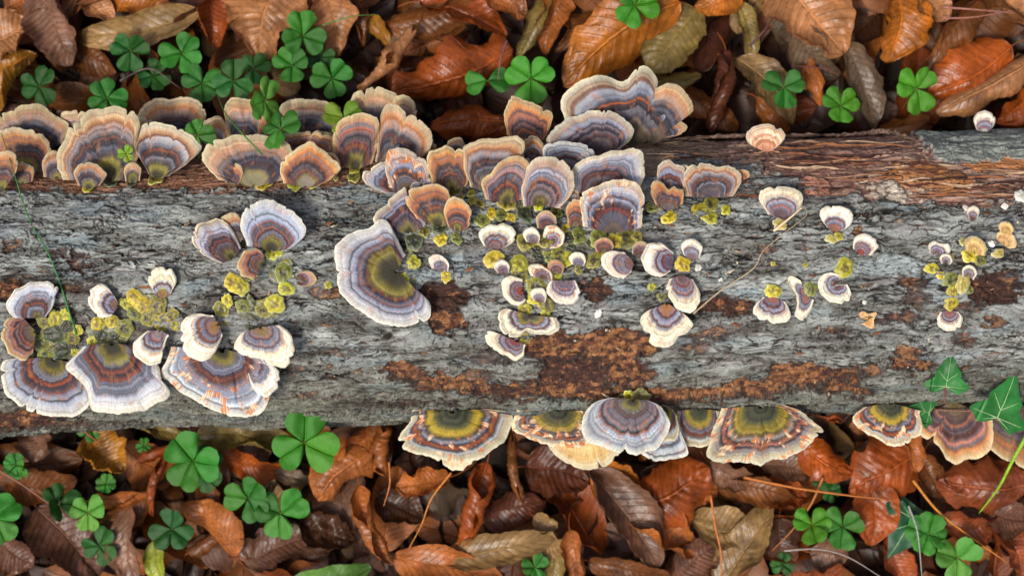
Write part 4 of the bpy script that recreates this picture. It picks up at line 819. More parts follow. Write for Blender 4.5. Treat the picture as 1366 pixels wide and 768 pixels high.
Lf('dark leaf in the gap right of the top clovers', (450, 90), (510, 130), 44, 'dark', .6, .2)
Lf('brown leaf beside the dark red rolled one', (905, 120), (985, 172), 44, 'brown', .8, .4)
Lf('small russet leaf below the pale tan one', (1010, 130), (1052, 176), 34, 'copper', .7, .4)
# lower side
Lf('curled mauve leaf near the lower left edge', (50, 566), (44, 616), 62, 'mauve', 1.3, .8, .2, stem=.6)
Lf('folded ochre orange leaf under the lower left brackets', (118, 578), (164, 630), 76, 'ochre', 1.0, .9, .3, twist=.6, stem=.45)
Lf('tiny rust scrap left of the paired clovers', (184, 614), (228, 594), 28, 'rust', 1.0, .7)
Lf('khaki leaf edge right under the log, left', (176, 566), (264, 588), 34, 'khaki', .8, .6)
Lf('yellowish khaki leaf right of the paired clovers', (262, 578), (400, 604), 58, 'khaki', .6, .75, ribs=15, stem=.05)
Lf('smooth rust leaf below the yellowish khaki one', (298, 606), (392, 622), 40, 'bright', .6, .6)
Lf('upright rolled rust leaf, lower left', (224, 606), (204, 688), 40, 'rust', 1.6, .8)
Lf('brown ochre leaf crossing below the folded one', (118, 668), (204, 656), 30, 'copper', .8, .7)
Lf('rust leaf left of the upright rolled one', (200, 656), (126, 706), 44, 'brown', .7, .6)
Lf('long grey sheened leaf reaching the lower edge', (176, 676), (186, 790), 52, 'mauve', .6, .75, ribs=9)
Lf('large purple brown leaf in the lower left corner', (48, 676), (132, 768), 96, 'purple', .7, .5, .2)
Lf('dull leaf at the bottom left corner', (-10, 716), (44, 756), 60, 'purple', .7, .4)
Lf('smooth orange brown leaf between two clovers, lower left', (318, 740), (244, 672), 60, 'copper', -.6, .75, .1, stem=.15)
Lf('dark ochre leaf under the paired clovers', (272, 636), (276, 690), 36, 'brown', .6, .5)
Lf('round mauve leaf below the pair of clovers', (322, 748), (362, 716), 72, 'mauve', .6, .5)
Lf('thin curled leaf left of the round mauve one', (250, 738), (296, 708), 30, 'brown', 1.0, .5)
Lf('dim brown leaf near the left edge', (4, 636), (104, 640), 52, 'brown', .6, .35)
Lf('yellow green young leaf at the lower left', (203, 722), (222, 782), 30, 'ygreen', .4, .8, mat=None)
Lf('domed copper leaf with fine ribs, lower middle', (494, 604), (424, 668), 92, 'copper', -.9, .92, .15, ribs=10, stem=0)
Lf('long rolled tail of copper leaf, lower middle', (478, 646), (522, 752), 60, 'copper', 1.5, .85, .1)
Lf('pinkish copper leaf under the log, lower middle', (504, 558), (438, 620), 58, 'copper', .9, .7, .2)
Lf('leaf rolled into a dark tube under the leftmost shelf', (514, 566), (518, 636), 82, 'copper', 2.6, .72, 0, crumple=.5, stem=.4)
Lf('folded orange leaf with a long stalk below the leftmost shelf', (600, 636), (528, 650), 56, 'copper', .9, .8, -.2, stem=.7)
Lf('shiny red brown rolled leaf below the leftmost shelf', (650, 616), (610, 728), 78, 'rust', 1.7, .9, .3, twist=.8)
Lf('slim rolled leaf under the gap between shelves', (684, 576), (698, 672), 40, 'brown', 1.7, .8, .1)
Lf('wine brown leaf under the cream shelf', (700, 622), (786, 642), 74, 'dkred', .7, .6, ribs=10)
Lf('dark purple leaf behind the shiny rolled one', (640, 690), (724, 668), 56, 'dkred', .7, .45)
Lf('smooth brown leaf along the bottom edge, left of centre', (524, 742), (672, 772), 54, 'copper', .6, .7, stem=.1)
Lf('pleated tan leaf at the bottom, left of centre', (588, 748), (744, 712), 50, 'tan', .7, .8, .15)
Lf('purple brown leaf at the bottom beside the pale green one', (336, 748), (428, 716), 56, 'purple', .7, .55)
Lf('crumpled olive brown leaf below the domed copper one', (396, 690), (474, 722), 62, 'dark', .8, .55, crumple=2.5)
Lf('pale green leaf cut by the bottom edge', (384, 782), (496, 756), 44, 'pgreen', .4, .8, mat=M_GREEN)
Lf('thin grey brown leaf right of the pair of clovers', (366, 630), (418, 642), 24, 'grey', .7, .7)
Lf('tan scrap right of the shiny rolled leaf', (712, 688), (744, 704), 28, 'tan', .6, .7)
Lf('dark brown leaf right of the rolled tail', (502, 662), (566, 692), 52, 'dark', .6, .5)
Lf('big mauve grey leaf pointing down right, lower centre', (786, 626), (880, 756), 80, 'mauve', .8, .8, .25, ribs=11)
Lf('wide rust red leaf with fanned veins, lower centre', (852, 676), (946, 622), 96, 'rust', -.6, .9, .1, ribs=9, wave=1.4)
Lf('orange brown leaf left of the fanned rust one', (792, 622), (858, 662), 60, 'orange', .6, .65, stem=0)
Lf('copper leaf below the fanned rust one', (832, 690), (926, 742), 76, 'copper', .8, .75, .2)
Lf('small copper leaf at the tip of the fanned one', (924, 668), (958, 650), 34, 'copper', .7, .7)
Lf('yellow tan leaf crossed by an orange stalk', (922, 694), (1010, 704), 60, 'tan', .5, .6)
Lf('long tan pleated leaf running to the bottom edge', (958, 782), (1032, 668), 60, 'tan', .8, .75, .2, ribs=12, stem=0)
Lf('brown leaf along the bottom, right of centre', (900, 776), (960, 724), 62, 'purple', .6, .6)
Lf('curved rust brown leaf below the largest shelf', (956, 650), (1064, 668), 48, 'brown', 1.0, .65)
Lf('mauve leaf right under the largest shelf', (946, 616), (1010, 642), 42, 'mauve', .6, .7)
Lf('dusty grey leaf below the torn shelf end', (1016, 618), (1084, 634), 46, 'mauve', .6, .65)
Lf('tan leaf at the bottom, left of the big mauve one', (698, 712), (756, 728), 52, 'tan', .7, .65)
Lf('upright brown leaf at the bottom centre', (760, 706), (774, 796), 40, 'copper', .8, .7)
Lf('flat brown leaf on the bottom edge, centre', (784, 748), (894, 768), 40, 'brown', .7, .7)
Lf('grey green strip of leaf on the bottom edge', (742, 736), (734, 800), 30, 'khaki', .6, .6)
Lf('smooth red orange leaf right of the torn shelf', (1066, 588), (1138, 632), 52, 'bright', -.6, .9, ribs=8, stem=0)
Lf('broad rust leaf below the orange edged shelf', (1228, 604), (1132, 656), 92, 'rust', -.5, .85, .1, ribs=8, wave=1.5)
Lf('rust leaf lobe hanging toward the ivy', (1158, 636), (1162, 728), 62, 'rust', .6, .8, ribs=8)
Lf('thin rust leaf curling in front of the orange edged shelf', (1204, 570), (1224, 630), 34, 'copper', 1.1, 1.05)
Lf('brown leaf behind the frayed shelf point', (1226, 606), (1258, 664), 50, 'brown', .8, .7)
Lf('crumpled terracotta leaf at the lower right', (1374, 648), (1248, 640), 84, 'brick', -.7, .9, .1, ribs=10, crumple=2.2)
Lf('dim purple leaf at the right edge', (1306, 672), (1376, 694), 58, 'purple', .7, .6)
Lf('brick red leaf right of the ivy and clover clump', (1256, 700), (1336, 688), 52, 'brick', .7, .6)
Lf('red brown leaf on the bottom edge, right part', (1056, 768), (1124, 754), 44, 'brick', .7, .6)
Lf('brick brown leaf at the bottom, left of the ivy', (1184, 716), (1214, 784), 52, 'brick', .7, .5)
Lf('brick leaf in the bottom right corner', (1336, 706), (1364, 772), 66, 'brick', .7, .55)
Lf('rust brown leaf under the orange twig', (1012, 662), (1078, 664), 52, 'rust', .8, .6)
Lf('small dark curl of leaf beside the torn shelf', (1098, 556), (1124, 562), 26, 'rust', 1.6, .7)
Lf('pinkish leaf under the twin clovers, lower right', (1080, 736), (1132, 742), 44, 'mauve', .6, .5)
Lf('plain brown leaf between lower centre and twin clovers', (1040, 690), (1050, 760), 52, 'purple', .6, .5)
Lf('dark leaf under the log at far lower right', (1300, 620), (1372, 612), 50, 'brown', .8, .5)

# ---------------- green plants ----------------
def pl_col(o, h, k=1): c = hexl(h) * k; o.color = (float(c[0]), float(c[1]), float(c[2]), 1)
GC = {'b': '#4e9c2c', 'm': '#3c8630', 'd': '#2c682c', 'y': '#86aa30', 'l': '#5c9c3c'}
def leaflet_mesh(L, seed):
    kn = [0, 10, 22, 34, 46, 56, 64]; rv = [.85, .95, 1.0, .97, .86, .62, .2]
    ph = np.linspace(-64, 64, 29)[:, None]; s = np.linspace(.0, 1, 9)[None, :]
    r = np.interp(np.abs(ph), kn, rv) * L * (1 + .03 * gn(ph / 9, 0 * ph, seed))
    x = r * s * np.sin(np.radians(ph)) * .98; y = r * s * np.cos(np.radians(ph))
    z = .42 * np.abs(x) - .16 * L * (s ** 2) + .09 * L * gn(x / L * 2.6, y / L * 2.6, seed) - .10 * L * (np.abs(x) / L * 1.6) ** 2
    V = np.stack([x, y, z + 0 * x], -1)
    uv = np.stack([y / L, x / L * .5 + .5], -1)
    return V, uv
LEAFM = []
for k in range(6):
    V, uv = leaflet_mesh(1.0, k + 30); LEAFM.append(mesh('leaflet', V, grid_faces(29, 9, flip=True), uv=uv, mat=M_GREEN))
from mathutils import Vector, Matrix, Euler
CLOV = []
def clover(label, x, y, size, rot, c='m', lev=.9, n=3, tilt=0., tdir=0., spread=.15):
    rng = random.Random(label); z = .028 + .034 * lev; tilt = tilt + rng.uniform(-18, 18); tdir = tdir + rng.uniform(0, 180)
    P = W(x, y, z)
    o = thing('clover', label, 'clover', P, 'clovers growing among the leaves')
    s_ = size * .97 * U * (CAMZ - z) / (CAMZ - ZREF)
    T = Matrix.Rotation(radians(tilt), 4, Vector((cos(radians(tdir)), sin(radians(tdir)), 0)))
    for k in range(n):
        lf = bpy.data.objects.new('leaflet', LEAFM[rng.randrange(6)]); COL.objects.link(lf); lf.parent = o
        a = rot + k * 360 / n + rng.uniform(-7, 7); sc = s_ * rng.uniform(.9, 1.08)
        M = T @ Matrix.Rotation(radians(-a), 4, 'Z') @ Matrix.Rotation(rng.uniform(-.25, .4) + spread, 4, 'X') @ Matrix.Rotation(rng.uniform(-.38, .38), 4, 'Y')
        M = M @ Matrix.Translation((0, s_ * .03, 0)) @ Matrix.Scale(sc, 4)
        lf.matrix_local = M
        pl_col(lf, GC[c], rng.uniform(.7, 1.2)); lf.color = (lf.color[0] * rng.uniform(.8, 1.35), lf.color[1], lf.color[2] * rng.uniform(.7, 1.1), 1)
    k = np.linspace(0, 1, 9)[:, None]; dx = rng.uniform(-.008, .008); dy = rng.uniform(-.008, .008)
    pts = np.array([0, 0, -.0003]) + k * np.array([dx, dy, -z + .002]) + np.sin(k * pi) * np.array([dy, -dx, 0]) * .6
    V, F = tube(pts, .00042, 6); st = link('plant_stem', mesh('plant_stem', V, F, mat=M_STEM), o); pl_col(st, '#7a6a3a')
    CLOV.append((label, x, y))
cl = clover
cl('leftmost upper clover beside the ochre folded leaf', 53, 116, 29, 30, 'd', .8)
cl('two leaved clover under the long tan leaf', 174, 68, 29, 60, 'd', .8)
cl('clover low in the gap above the dusky brackets', 143, 132, 29, -20, 'm', 1.6)
cl('highest clover of the upper left clump', 243, 72, 31, 25, 'm', .85)
cl('front clover of the upper left clump', 270, 111, 31, 180, 'm', 1.05)
cl('shaded clover behind the front one, upper left', 312, 108, 32, 10, 'd', 1.8)
cl('heart leaved bright clover high between copper leaves', 404, 48, 34, 0, 'm', 1.0)
cl('clover just under the heart leaved bright one', 390, 88, 27, 180, 'm', 1.0)
cl('clover with spread leaves left of the rolled tan leaf', 443, 105, 30, 170, 'm', .9)
cl('side turned clover over the long tan bracket', 353, 134, 34, 20, 'l', 2.9, tilt=40)
cl('clover lying on the rim of the long tan bracket', 374, 172, 30, 70, 'm', 3.2, tilt=-25)
cl('yellow green clover tucked behind the orange lined bracket', 458, 158, 27, 50, 'y', 2.5, tilt=-20)
cl('clover of two big leaves on the rust leaf', 650, 108, 34, 80, 'm', 1.25, n=2, tilt=10)
cl('bright clover left of the glowing orange leaf', 709, 105, 35, -60, 'b', 1.3)
cl('bright clover cut by the top edge', 847, 8, 33, 90, 'b', 1.2, n=3)
cl('round clover right of the pale tan leaf', 1045, 117, 31, 60, 'm', 1.1)
cl('low dark clover between two upper left clumps', 205, 102, 25, 15, 'd', .6)
cl('shaded clover above the upright tan bracket', 338, 92, 24, 60, 'd', .7)
cl('dim clover under the heart leaved bright one', 428, 76, 22, 100, 'd', .6)
cl('spotted clover between the grey leaves', 1121, 141, 31, -55, 'b', 1.1)
cl('brightest clover of the upper right', 1223, 118, 35, -80, 'b', 1.1)
cl('small clover between two dusky brackets', 264, 180, 24, -30, 'm', 2.8)
cl('tiny green leaves in front of the widest dusky bracket', 168, 205, 13, 30, 'y', 3.2)
cl('large paired clover under the second cluster', 258, 614, 44, -28, 'm', 1.2, tilt=4)
cl('darker clover right under the large paired one', 270, 626, 34, 25, 'd', .7)
cl('left clover of the lower left pair', 331, 664, 36, 30, 'm', .95)
cl('right clover of the lower left pair', 374, 684, 38, 62, 'm', .9, n=3, tilt=10)
cl('biggest clover with one spotted heart leaf', 406, 590, 47, 0, 'b', 2.1, tilt=0)
cl('small clover peeping under the log, lower left', 120, 570, 20, 30, 'm', .6)
cl('rosette of small leaves near the left edge', 22, 620, 19, 10, 'm', .7, n=5)
cl('clover cut by the left edge, lower part', -6, 692, 36, 40, 'm', .8)
cl('dark folded clover at the end of the brown stalk', 78, 672, 30, 90, 'd', .7, tilt=35)
cl('yellow tinged clover in the lower left', 118, 683, 28, -60, 'l', .8, tilt=15)
cl('dark clover above the bottom edge, lower left', 133, 727, 28, 20, 'd', .6)
cl('clover above the yellow green young leaf', 229, 705, 31, 0, 'd', .9)
cl('tiny clover under the folded ochre leaf', 142, 645, 14, 0, 'm', .6, n=4)
cl('tiny green sprig left of the large paired clover', 192, 594, 11, 0, 'm', .7)
cl('small clover on the bottom edge, left of centre', 713, 756, 22, 40, 'm', .6)
cl('left clover of the lower right twins', 1083, 700, 29, -60, 'b', .9)
cl('right clover of the lower right twins', 1124, 702, 31, 60, 'm', .85)
cl('upper clover of the bottom right clump', 1238, 712, 31, 20, 'm', 1.0, n=4)
cl('lower clover of the bottom right clump', 1277, 744, 33, 50, 'l', .95)
cl('small dark clover under the torn shelf end', 1100, 636, 18, 20, 'd', .4)
cl('dim clover behind the crossing twigs', 1108, 655, 16, 80, 'd', .4)
cl('shaded sprig at the bottom right of centre', 1044, 752, 18, 10, 'd', .3)
cl('faint sprig under the log left edge', 36, 578, 9, 0, 'm', .5, n=4)

def ivy(label, x, y, size, rot, col, z, tilt=(0, 0), stemto=None):
    out = [(0, 0), (.22, -.16), (.46, -.24), (.60, -.12), (.80, .02), (.62, .22), (.44, .38), (.46, .52), (.30, .74), (.14, 1.0), (0, 1.28)]
    R = crom(np.array(out), 30); Lp = R[::-1] * np.array([-1, 1]); ring = np.vstack([R, Lp[1:-1]])
    n = len(ring); ctr = np.array([0, .12]); q = np.linspace(0, 1, 9)
    XY = ctr + (ring[:, None, :] - ctr) * q[None, :, None]
    sd = int(x)
    Z = .10 * np.abs(XY[..., 0]) ** 1.3 + .05 * gn(XY[..., 0] * 3, XY[..., 1] * 3, sd) - .10 * q[None, :] ** 2 * (ring[:, :1] ** 2 + ring[:, 1:] ** 2)
    veins = [(0, 1.2), (.68, .02), (-.68, .02), (.34, .56), (-.34, .56), (.36, -.14), (-.36, -.14)]
    s_ = size * U * (CAMZ - z) / (CAMZ - ZREF)
    V = np.concatenate([XY, Z[..., None]], -1) * s_; m = 9
    F = [(i * m + j, i * m + j + 1, ((i + 1) % n) * m + j + 1, ((i + 1) % n) * m + j) for i in range(n) for j in range(m - 1)]
    P = W(x, y, z)
    o = thing('ivy_leaf', label, 'ivy', P, 'ivy leaves at the lower right')
    o.rotation_euler = (tilt[0], tilt[1], radians(rot))
    uv = np.stack([XY[..., 1] * 0 + .3, XY[..., 0] * .4 + .7], -1)
    b = link('leaf_blade', mesh('leaf_blade', V, np.array(F)[:, ::-1], uv=uv, mat=M_GREEN), o); pl_col(b, col)
    def zat(px_, py_):
        k = np.argmin((XY[..., 0] - px_) ** 2 + (XY[..., 1] - py_) ** 2); return Z.ravel()[k]
    for vx, vy in veins:
        k = np.linspace(0, 1, 10)
        st = np.array([0, .02]) if abs(vx) > .5 or vy < 0 or vx == 0 else np.array([0, .22])
        pts = np.array([[*(st + (np.array([vx, vy]) - st) * a), 0] for a in k]); pts[:, 2] = [zat(p[0], p[1]) + .006 for p in pts]
        Vv, Fv = tube(pts * s_, np.linspace(.014, .005, 10) * s_, 5)
        vn = link('leaf_vein', mesh('leaf_vein', Vv, Fv, mat=M_STEM), o); pl_col(vn, '#9dbf86')
    if stemto is not None:
        E = W(stemto[0], stemto[1], z - .006) - P; k = np.linspace(0, 1, 8)[:, None]
        c, s2 = cos(radians(-rot)), sin(radians(-rot)); E = np.array([E[0] * c - E[1] * s2, E[0] * s2 + E[1] * c, E[2]])
        Vv, Fv = tube(E * k + np.array([0, 0, -.002]) * np.sin(k * pi), .0005, 6)
        vn = link('leaf_stalk', mesh('leaf_stalk', Vv, Fv, mat=M_STEM), o); pl_col(vn, '#7a5040')
ivy('bright three pointed ivy leaf on the log near the lower right', 1262, 516, 39, -5, '#2a7a34', .128, (.35, .0), (1262, 545))
ivy('large pale veined ivy leaf at the right picture edge', 1330, 558, 55, -22, '#2c7a34', .118, (.1, .2), (1290, 548))
ivy('small ivy leaf over the orange edged shelf', 1240, 550, 28, 78, '#2c7a36', .092, (.2, 0), (1252, 545))
ivy('dark ivy leaf half hidden under the bottom right clump', 1218, 690, 52, 150, '#1f5a3a', .05, (0, 0))
ivy('deep green ivy leaf above the bottom right clump', 1222, 712, 46, 20, '#20603a', .045, (0, 0))

def strand(name, label, cat, pts, rad, col, group=None, n=30, taper=True):
    """a blade or stalk through (px, py, z) points"""
    Pw = np.array([W(a, b, c) if c is not None else on_log(a, b) + np.array([0, 0, .003]) for a, b, c in pts]); C_ = crom(Pw, n)
    r = np.full(n, rad * U) * (np.linspace(1, .35, n) if taper else 1)
    V, F = tube(C_ - C_[0], r, 6)
    o = thing(name, label, cat, C_[0], group, mesh(name, V, F, mat=M_STEM)); pl_col(o, col); return o
strand('grass_blade', 'long green grass blade crossing the left end of the log', 'grass blade', [(104, 446, None), (72, 350, None), (40, 290, None), (20, 235, .14), (2, 178, .12)], 1.5, '#2f7a3c')
strand('grass_blade', 'fine green blade arching over the wide tan rimmed bracket', 'grass blade', [(350, 206, .15), (325, 180, .15), (300, 150, .12), (288, 120, .07)], 1.2, '#3f7a3a')
strand('grass_blade', 'thick bright green stalk at the lower right edge', 'grass blade', [(1376, 570, .10), (1352, 612, .09), (1332, 650, .075), (1306, 684, .05)], 3.2, '#8ab82c')
strand('grass_blade', 'thin green blade over the copper leaves, top left', 'grass blade', [(430, 34, .075), (470, 22, .08), (505, 20, .075)], 1.2, '#4a7a3a')
strand('dry_grass_stalk', 'dry straw stalk lying across the bark', 'grass stalk', [(924, 418, None), (960, 388, None), (1004, 358, None), (1016, 336, None), (1040, 315, None), (1062, 298, None), (1076, 285, None), (1070, 274, .15)], 1.3, '#b3a284')
strand('straw_bit', 'short cream straw lodged in the fan shaped cap', 'straw', [(1032, 308, .152), (1052, 292, .156), (1070, 277, .158)], 2.2, '#e0c49a')
strand('twig', 'straight orange twig reaching from under the largest shelf', 'twig', [(992, 636, .06), (1060, 650, .062), (1130, 660, .062), (1186, 666, .06)], 2.6, '#b0682c')
strand('twig', 'long orange stalk slanting to the bottom right', 'twig', [(1218, 640, .065), (1250, 680, .062), (1290, 712, .06), (1344, 750, .055)], 2.4, '#c07a28')
strand('twig', 'orange stalk crossing behind the straight twig', 'twig', [(1098, 636, .058), (1082, 672, .055), (1058, 705, .05), (1030, 734, .045)], 2.4, '#a0602c')
strand('twig', 'upright orange stalk over the yellow tan leaf', 'twig', [(948, 660, .06), (954, 700, .062), (962, 740, .06), (962, 785, .055)], 2.0, '#c07038')
strand('twig', 'grey stem curving along the bottom edge', 'twig', [(1046, 734, .05), (1090, 732, .052), (1130, 742, .052), (1180, 772, .05)], 1.5, '#9a918c')
strand('twig', 'thin grey stalk over the dark ivy', 'twig', [(1212, 674, .072), (1224, 710, .074), (1230, 770, .07)], 1.8, '#8f968c')
strand('twig', 'brown stalk running in from the left edge', 'twig', [(-10, 622, .055), (30, 646, .055), (82, 684, .052)], 2.0, '#8a5a44')
strand('twig', 'orange stalk hanging from the folded orange leaf', 'twig', [(602, 630, .068), (576, 664, .066), (562, 700, .06), (546, 730, .055)], 2.0, '#b8732a')
strand('twig', 'curved orange stalk in front of the leaf tube', 'twig', [(519, 616, .066), (520, 645, .068), (512, 674, .062)], 2.0, '#b06a30')
strand('twig', 'red stalk under the lower left brackets', 'twig', [(94, 560, .062), (114, 576, .064), (134, 592, .062)], 2.2, '#a04a38')
strand('twig', 'purple stalk leaning on the rust leaf, top centre', 'twig', [(676, 55, .075), (668, 80, .08), (664, 108, .078)], 2.0, '#7a4a50')
strand('twig', 'upper of two pink stalks at the top right', 'twig', [(1258, 10, .06), (1300, 13, .065), (1356, 18, .06)], 2.0, '#9a6658')
strand('twig', 'lower of two pink stalks at the top right', 'twig', [(1256, 25, .06), (1300, 23, .062), (1350, 14, .06)], 1.6, '#a06a5a')
strand('twig', 'dark twig in the gap behind the grey green leaf', 'twig', [(1000, 62, .05), (1020, 40, .055), (1040, 10, .05)], 2.0, '#5a3a38')
strand('twig', 'thin twig crossing the grass gap, upper left', 'twig', [(160, 108, .05), (200, 92, .055), (240, 118, .05)], 1.8, '#6a5a5a')
strand('twig', 'dark red splinters rising behind the clovers, right', 'twig', [(1060, 88, .05), (1100, 92, .05), (1120, 100, .05)], 1.6, '#6a3a30')
strand('twig', 'ivy stem lying along the underside of the log', 'twig', [(1250, 546, .088), (1290, 548, .09), (1326, 550, .092), (1380, 548, .09)], 1.6, '#7a5a48')
strand('twig', 'fine pale straw on the stripped wood', 'twig', [(861, 206, None), (890, 206, None), (905, 206, None)], .9, '#c9b090')

# bark strip curling up along the far edge of the log, and flakes of bark: parts of the log
def strip(name, pts, wid, hgt, seed):
    P = np.array([on_log(a, b) for a, b in pts]) - np.array([0, 0, LCZ]); n = 90; C_ = crom(P, n); q = np.linspace(-1, 1, 7)[None, :]; t = np.linspace(0, 1, n)[:, None]
    w_ = wid * U * (.6 + .5 * gn(t * 14, 0 * t, seed)) * np.sin(pi * t) ** .4
    top = C_[:, None, :] + np.stack([0 * q * w_, q * w_ + U * 2 * gn(t * 30, q, seed), hgt * U * (1 - .5 * q**2) + U * 1.2 * gn(t * 40, q * 2, seed + 1)], -1)
    low = top.copy(); low[..., 2] -= hgt * U * 1.2
    V = np.concatenate([top.reshape(-1, 3), low.reshape(-1, 3)]); m = 7; nm = n * m
    F = [grid_faces(n, m, 0, True), grid_faces(n, m, nm, False)]
    i = np.arange(n - 1)
    for j in (0, m - 1): a = i * m + j; F.append(np.stack([a, a + m, a + m + nm, a + nm], -1))
    c = mixc(hexl('#5a4034'), hexl('#9a8272'), sstep(-.2, .3, gn(V[:, 0] * 2500, V[:, 1] * 2500, 3)))
    link(name, mesh(name, V, np.concatenate(F), col=c, mat=M_BARK), log)
rs_ = random.Random(12)
SPM = {}
for k in range(54):          # splinters of the torn wood on the far side
    x0, y0 = rs_.uniform(872, 1350), rs_.uniform(188, 262); ln = rs_.uniform(26, 110); k_ = np.linspace(0, 1, 14)
    if x0 > 1200 and y0 < 225: y0 += 30
    px_, py_ = x0 + ln * k_, y0 + rs_.uniform(-5, 5) * k_ + 1.5 * np.sin(k_ * 7 + k)
    P = on_log(px_, py_); P[:, 2] += U * (rs_.uniform(.5, 3.2) * np.sin(k_ * pi * .9 + .3) + 1.2); org = np.array([0, 0, LCZ])
    V, F = tube(P - org, U * rs_.uniform(.7, 2.1) * np.sin(k_ * pi * .96 + .05) ** .5 * (1 + .4 * np.sin(k_ * 23 + k)), 5)
    link('wood_splinter', mesh('wood_splinter', V, F, col=np.tile(hexl(rs_.choice(['#8a5a42', '#5a3028', '#b08a6c', '#c8ab8c', '#6e4434', '#a06a44', '#3e2420'])), (len(V), 1)), mat=M_BARK, smooth=False), log)
strip('bark_strip', [(868, 190), (930, 184), (1000, 181), (1060, 181), (1128, 180)], 4.5, 6, 1)
strip('bark_strip', [(1110, 181), (1150, 179), (1182, 176), (1222, 188)], 6, 6, 2)
strip('bark_strip', [(865, 205), (900, 204), (960, 204)], 1.6, 3, 3)
def flake(poly, th, seed, c0, c1, lift=0.6):
    n, m = 170, 30
    Q = crom(np.array(poly, float), n, closed=True); ctr = Q.mean(0)
    a = np.arange(n) * 56 / n; d = Q - ctr
    w_ = np.clip(np.minimum(np.arange(n), n - 1 - np.arange(n)) / 8, 0, 1)
    Q = ctr + d * (1 + w_ * (.42 * fbm(a / 4.2, 0 * a, 5, seed, .72)))[:, None]
    q = np.linspace(.02, 1, m); XY = ctr + (Q[:, None, :] - ctr) * q[None, :, None]
    P = on_log(XY[..., 0], XY[..., 1]); ax = np.stack([P[..., 0], log_yc(P[..., 0]), np.full(P.shape[:2], LCZ)], -1)
    dv = P - ax; nrm = dv / np.linalg.norm(dv, axis=-1, keepdims=True); TH_ = np.arctan2(dv[..., 1], dv[..., 2])
    s, t = P[..., 0] / U, -TH_ * LR / U
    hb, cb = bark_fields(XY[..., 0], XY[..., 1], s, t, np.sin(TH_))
    special = c0 != GR[0] and c0 not in GREYS
    h = np.clip(hb, -3, 11) * (.74 if not special else .35) + th * .9 + 1.0 * fbm(s / 5, t / 3, 4, seed + 3) + (1.6 * fbm(s / 14, t / 7, 3, seed + 8) if special else 0)
    edge = sstep(.82, 1, q + .12 * fbm(s / 8, t / 5, 3, seed + 9))
    h = h - 1.2 * edge
    top = P + nrm * (h * U)[..., None]; low = P - nrm * (4.0 * U)
    V = np.concatenate([top.reshape(-1, 3), low.reshape(-1, 3)]) - np.array([0, 0, LCZ]); nm = n * m
    F = grid_faces(n + 1, m) % (n * m) if False else []
    i = np.arange(n); i2 = (i + 1) % n; F = []
    for j in range(m - 1): F.append(np.stack([i * m + j, i2 * m + j, i2 * m + j + 1, i * m + j + 1], -1))
    F.append(np.stack([i * m + m - 1, i2 * m + m - 1, nm + i2 * m + m - 1, nm + i * m + m - 1], -1))
    c = cb * 1.12
    if special:
        c = mixc(hexl(c0), hexl(c1), sstep(-.3, .3, fbm(s / 16, t / 8, 5, seed + 4)))
        c = mixc(c, hexl('#3a2620'), sstep(.12, .3, fbm(s / 8, t / 4, 4, seed + 5)) * .8)
    c = mixc(c, hexl('#3c302a'), edge * .7)
    link('bark_flake', mesh('bark_flake', V, np.concatenate(F)[:, ::-1], col=np.concatenate([c.reshape(-1, 3), (c * .6).reshape(-1, 3)]), mat=M_BARK), log)
GREYS = ('#6c787d', '#6a7579', '#687270', '#6a7074', '#55594e', '#6c7579')
GR = ('#5e6364', '#7c8383')
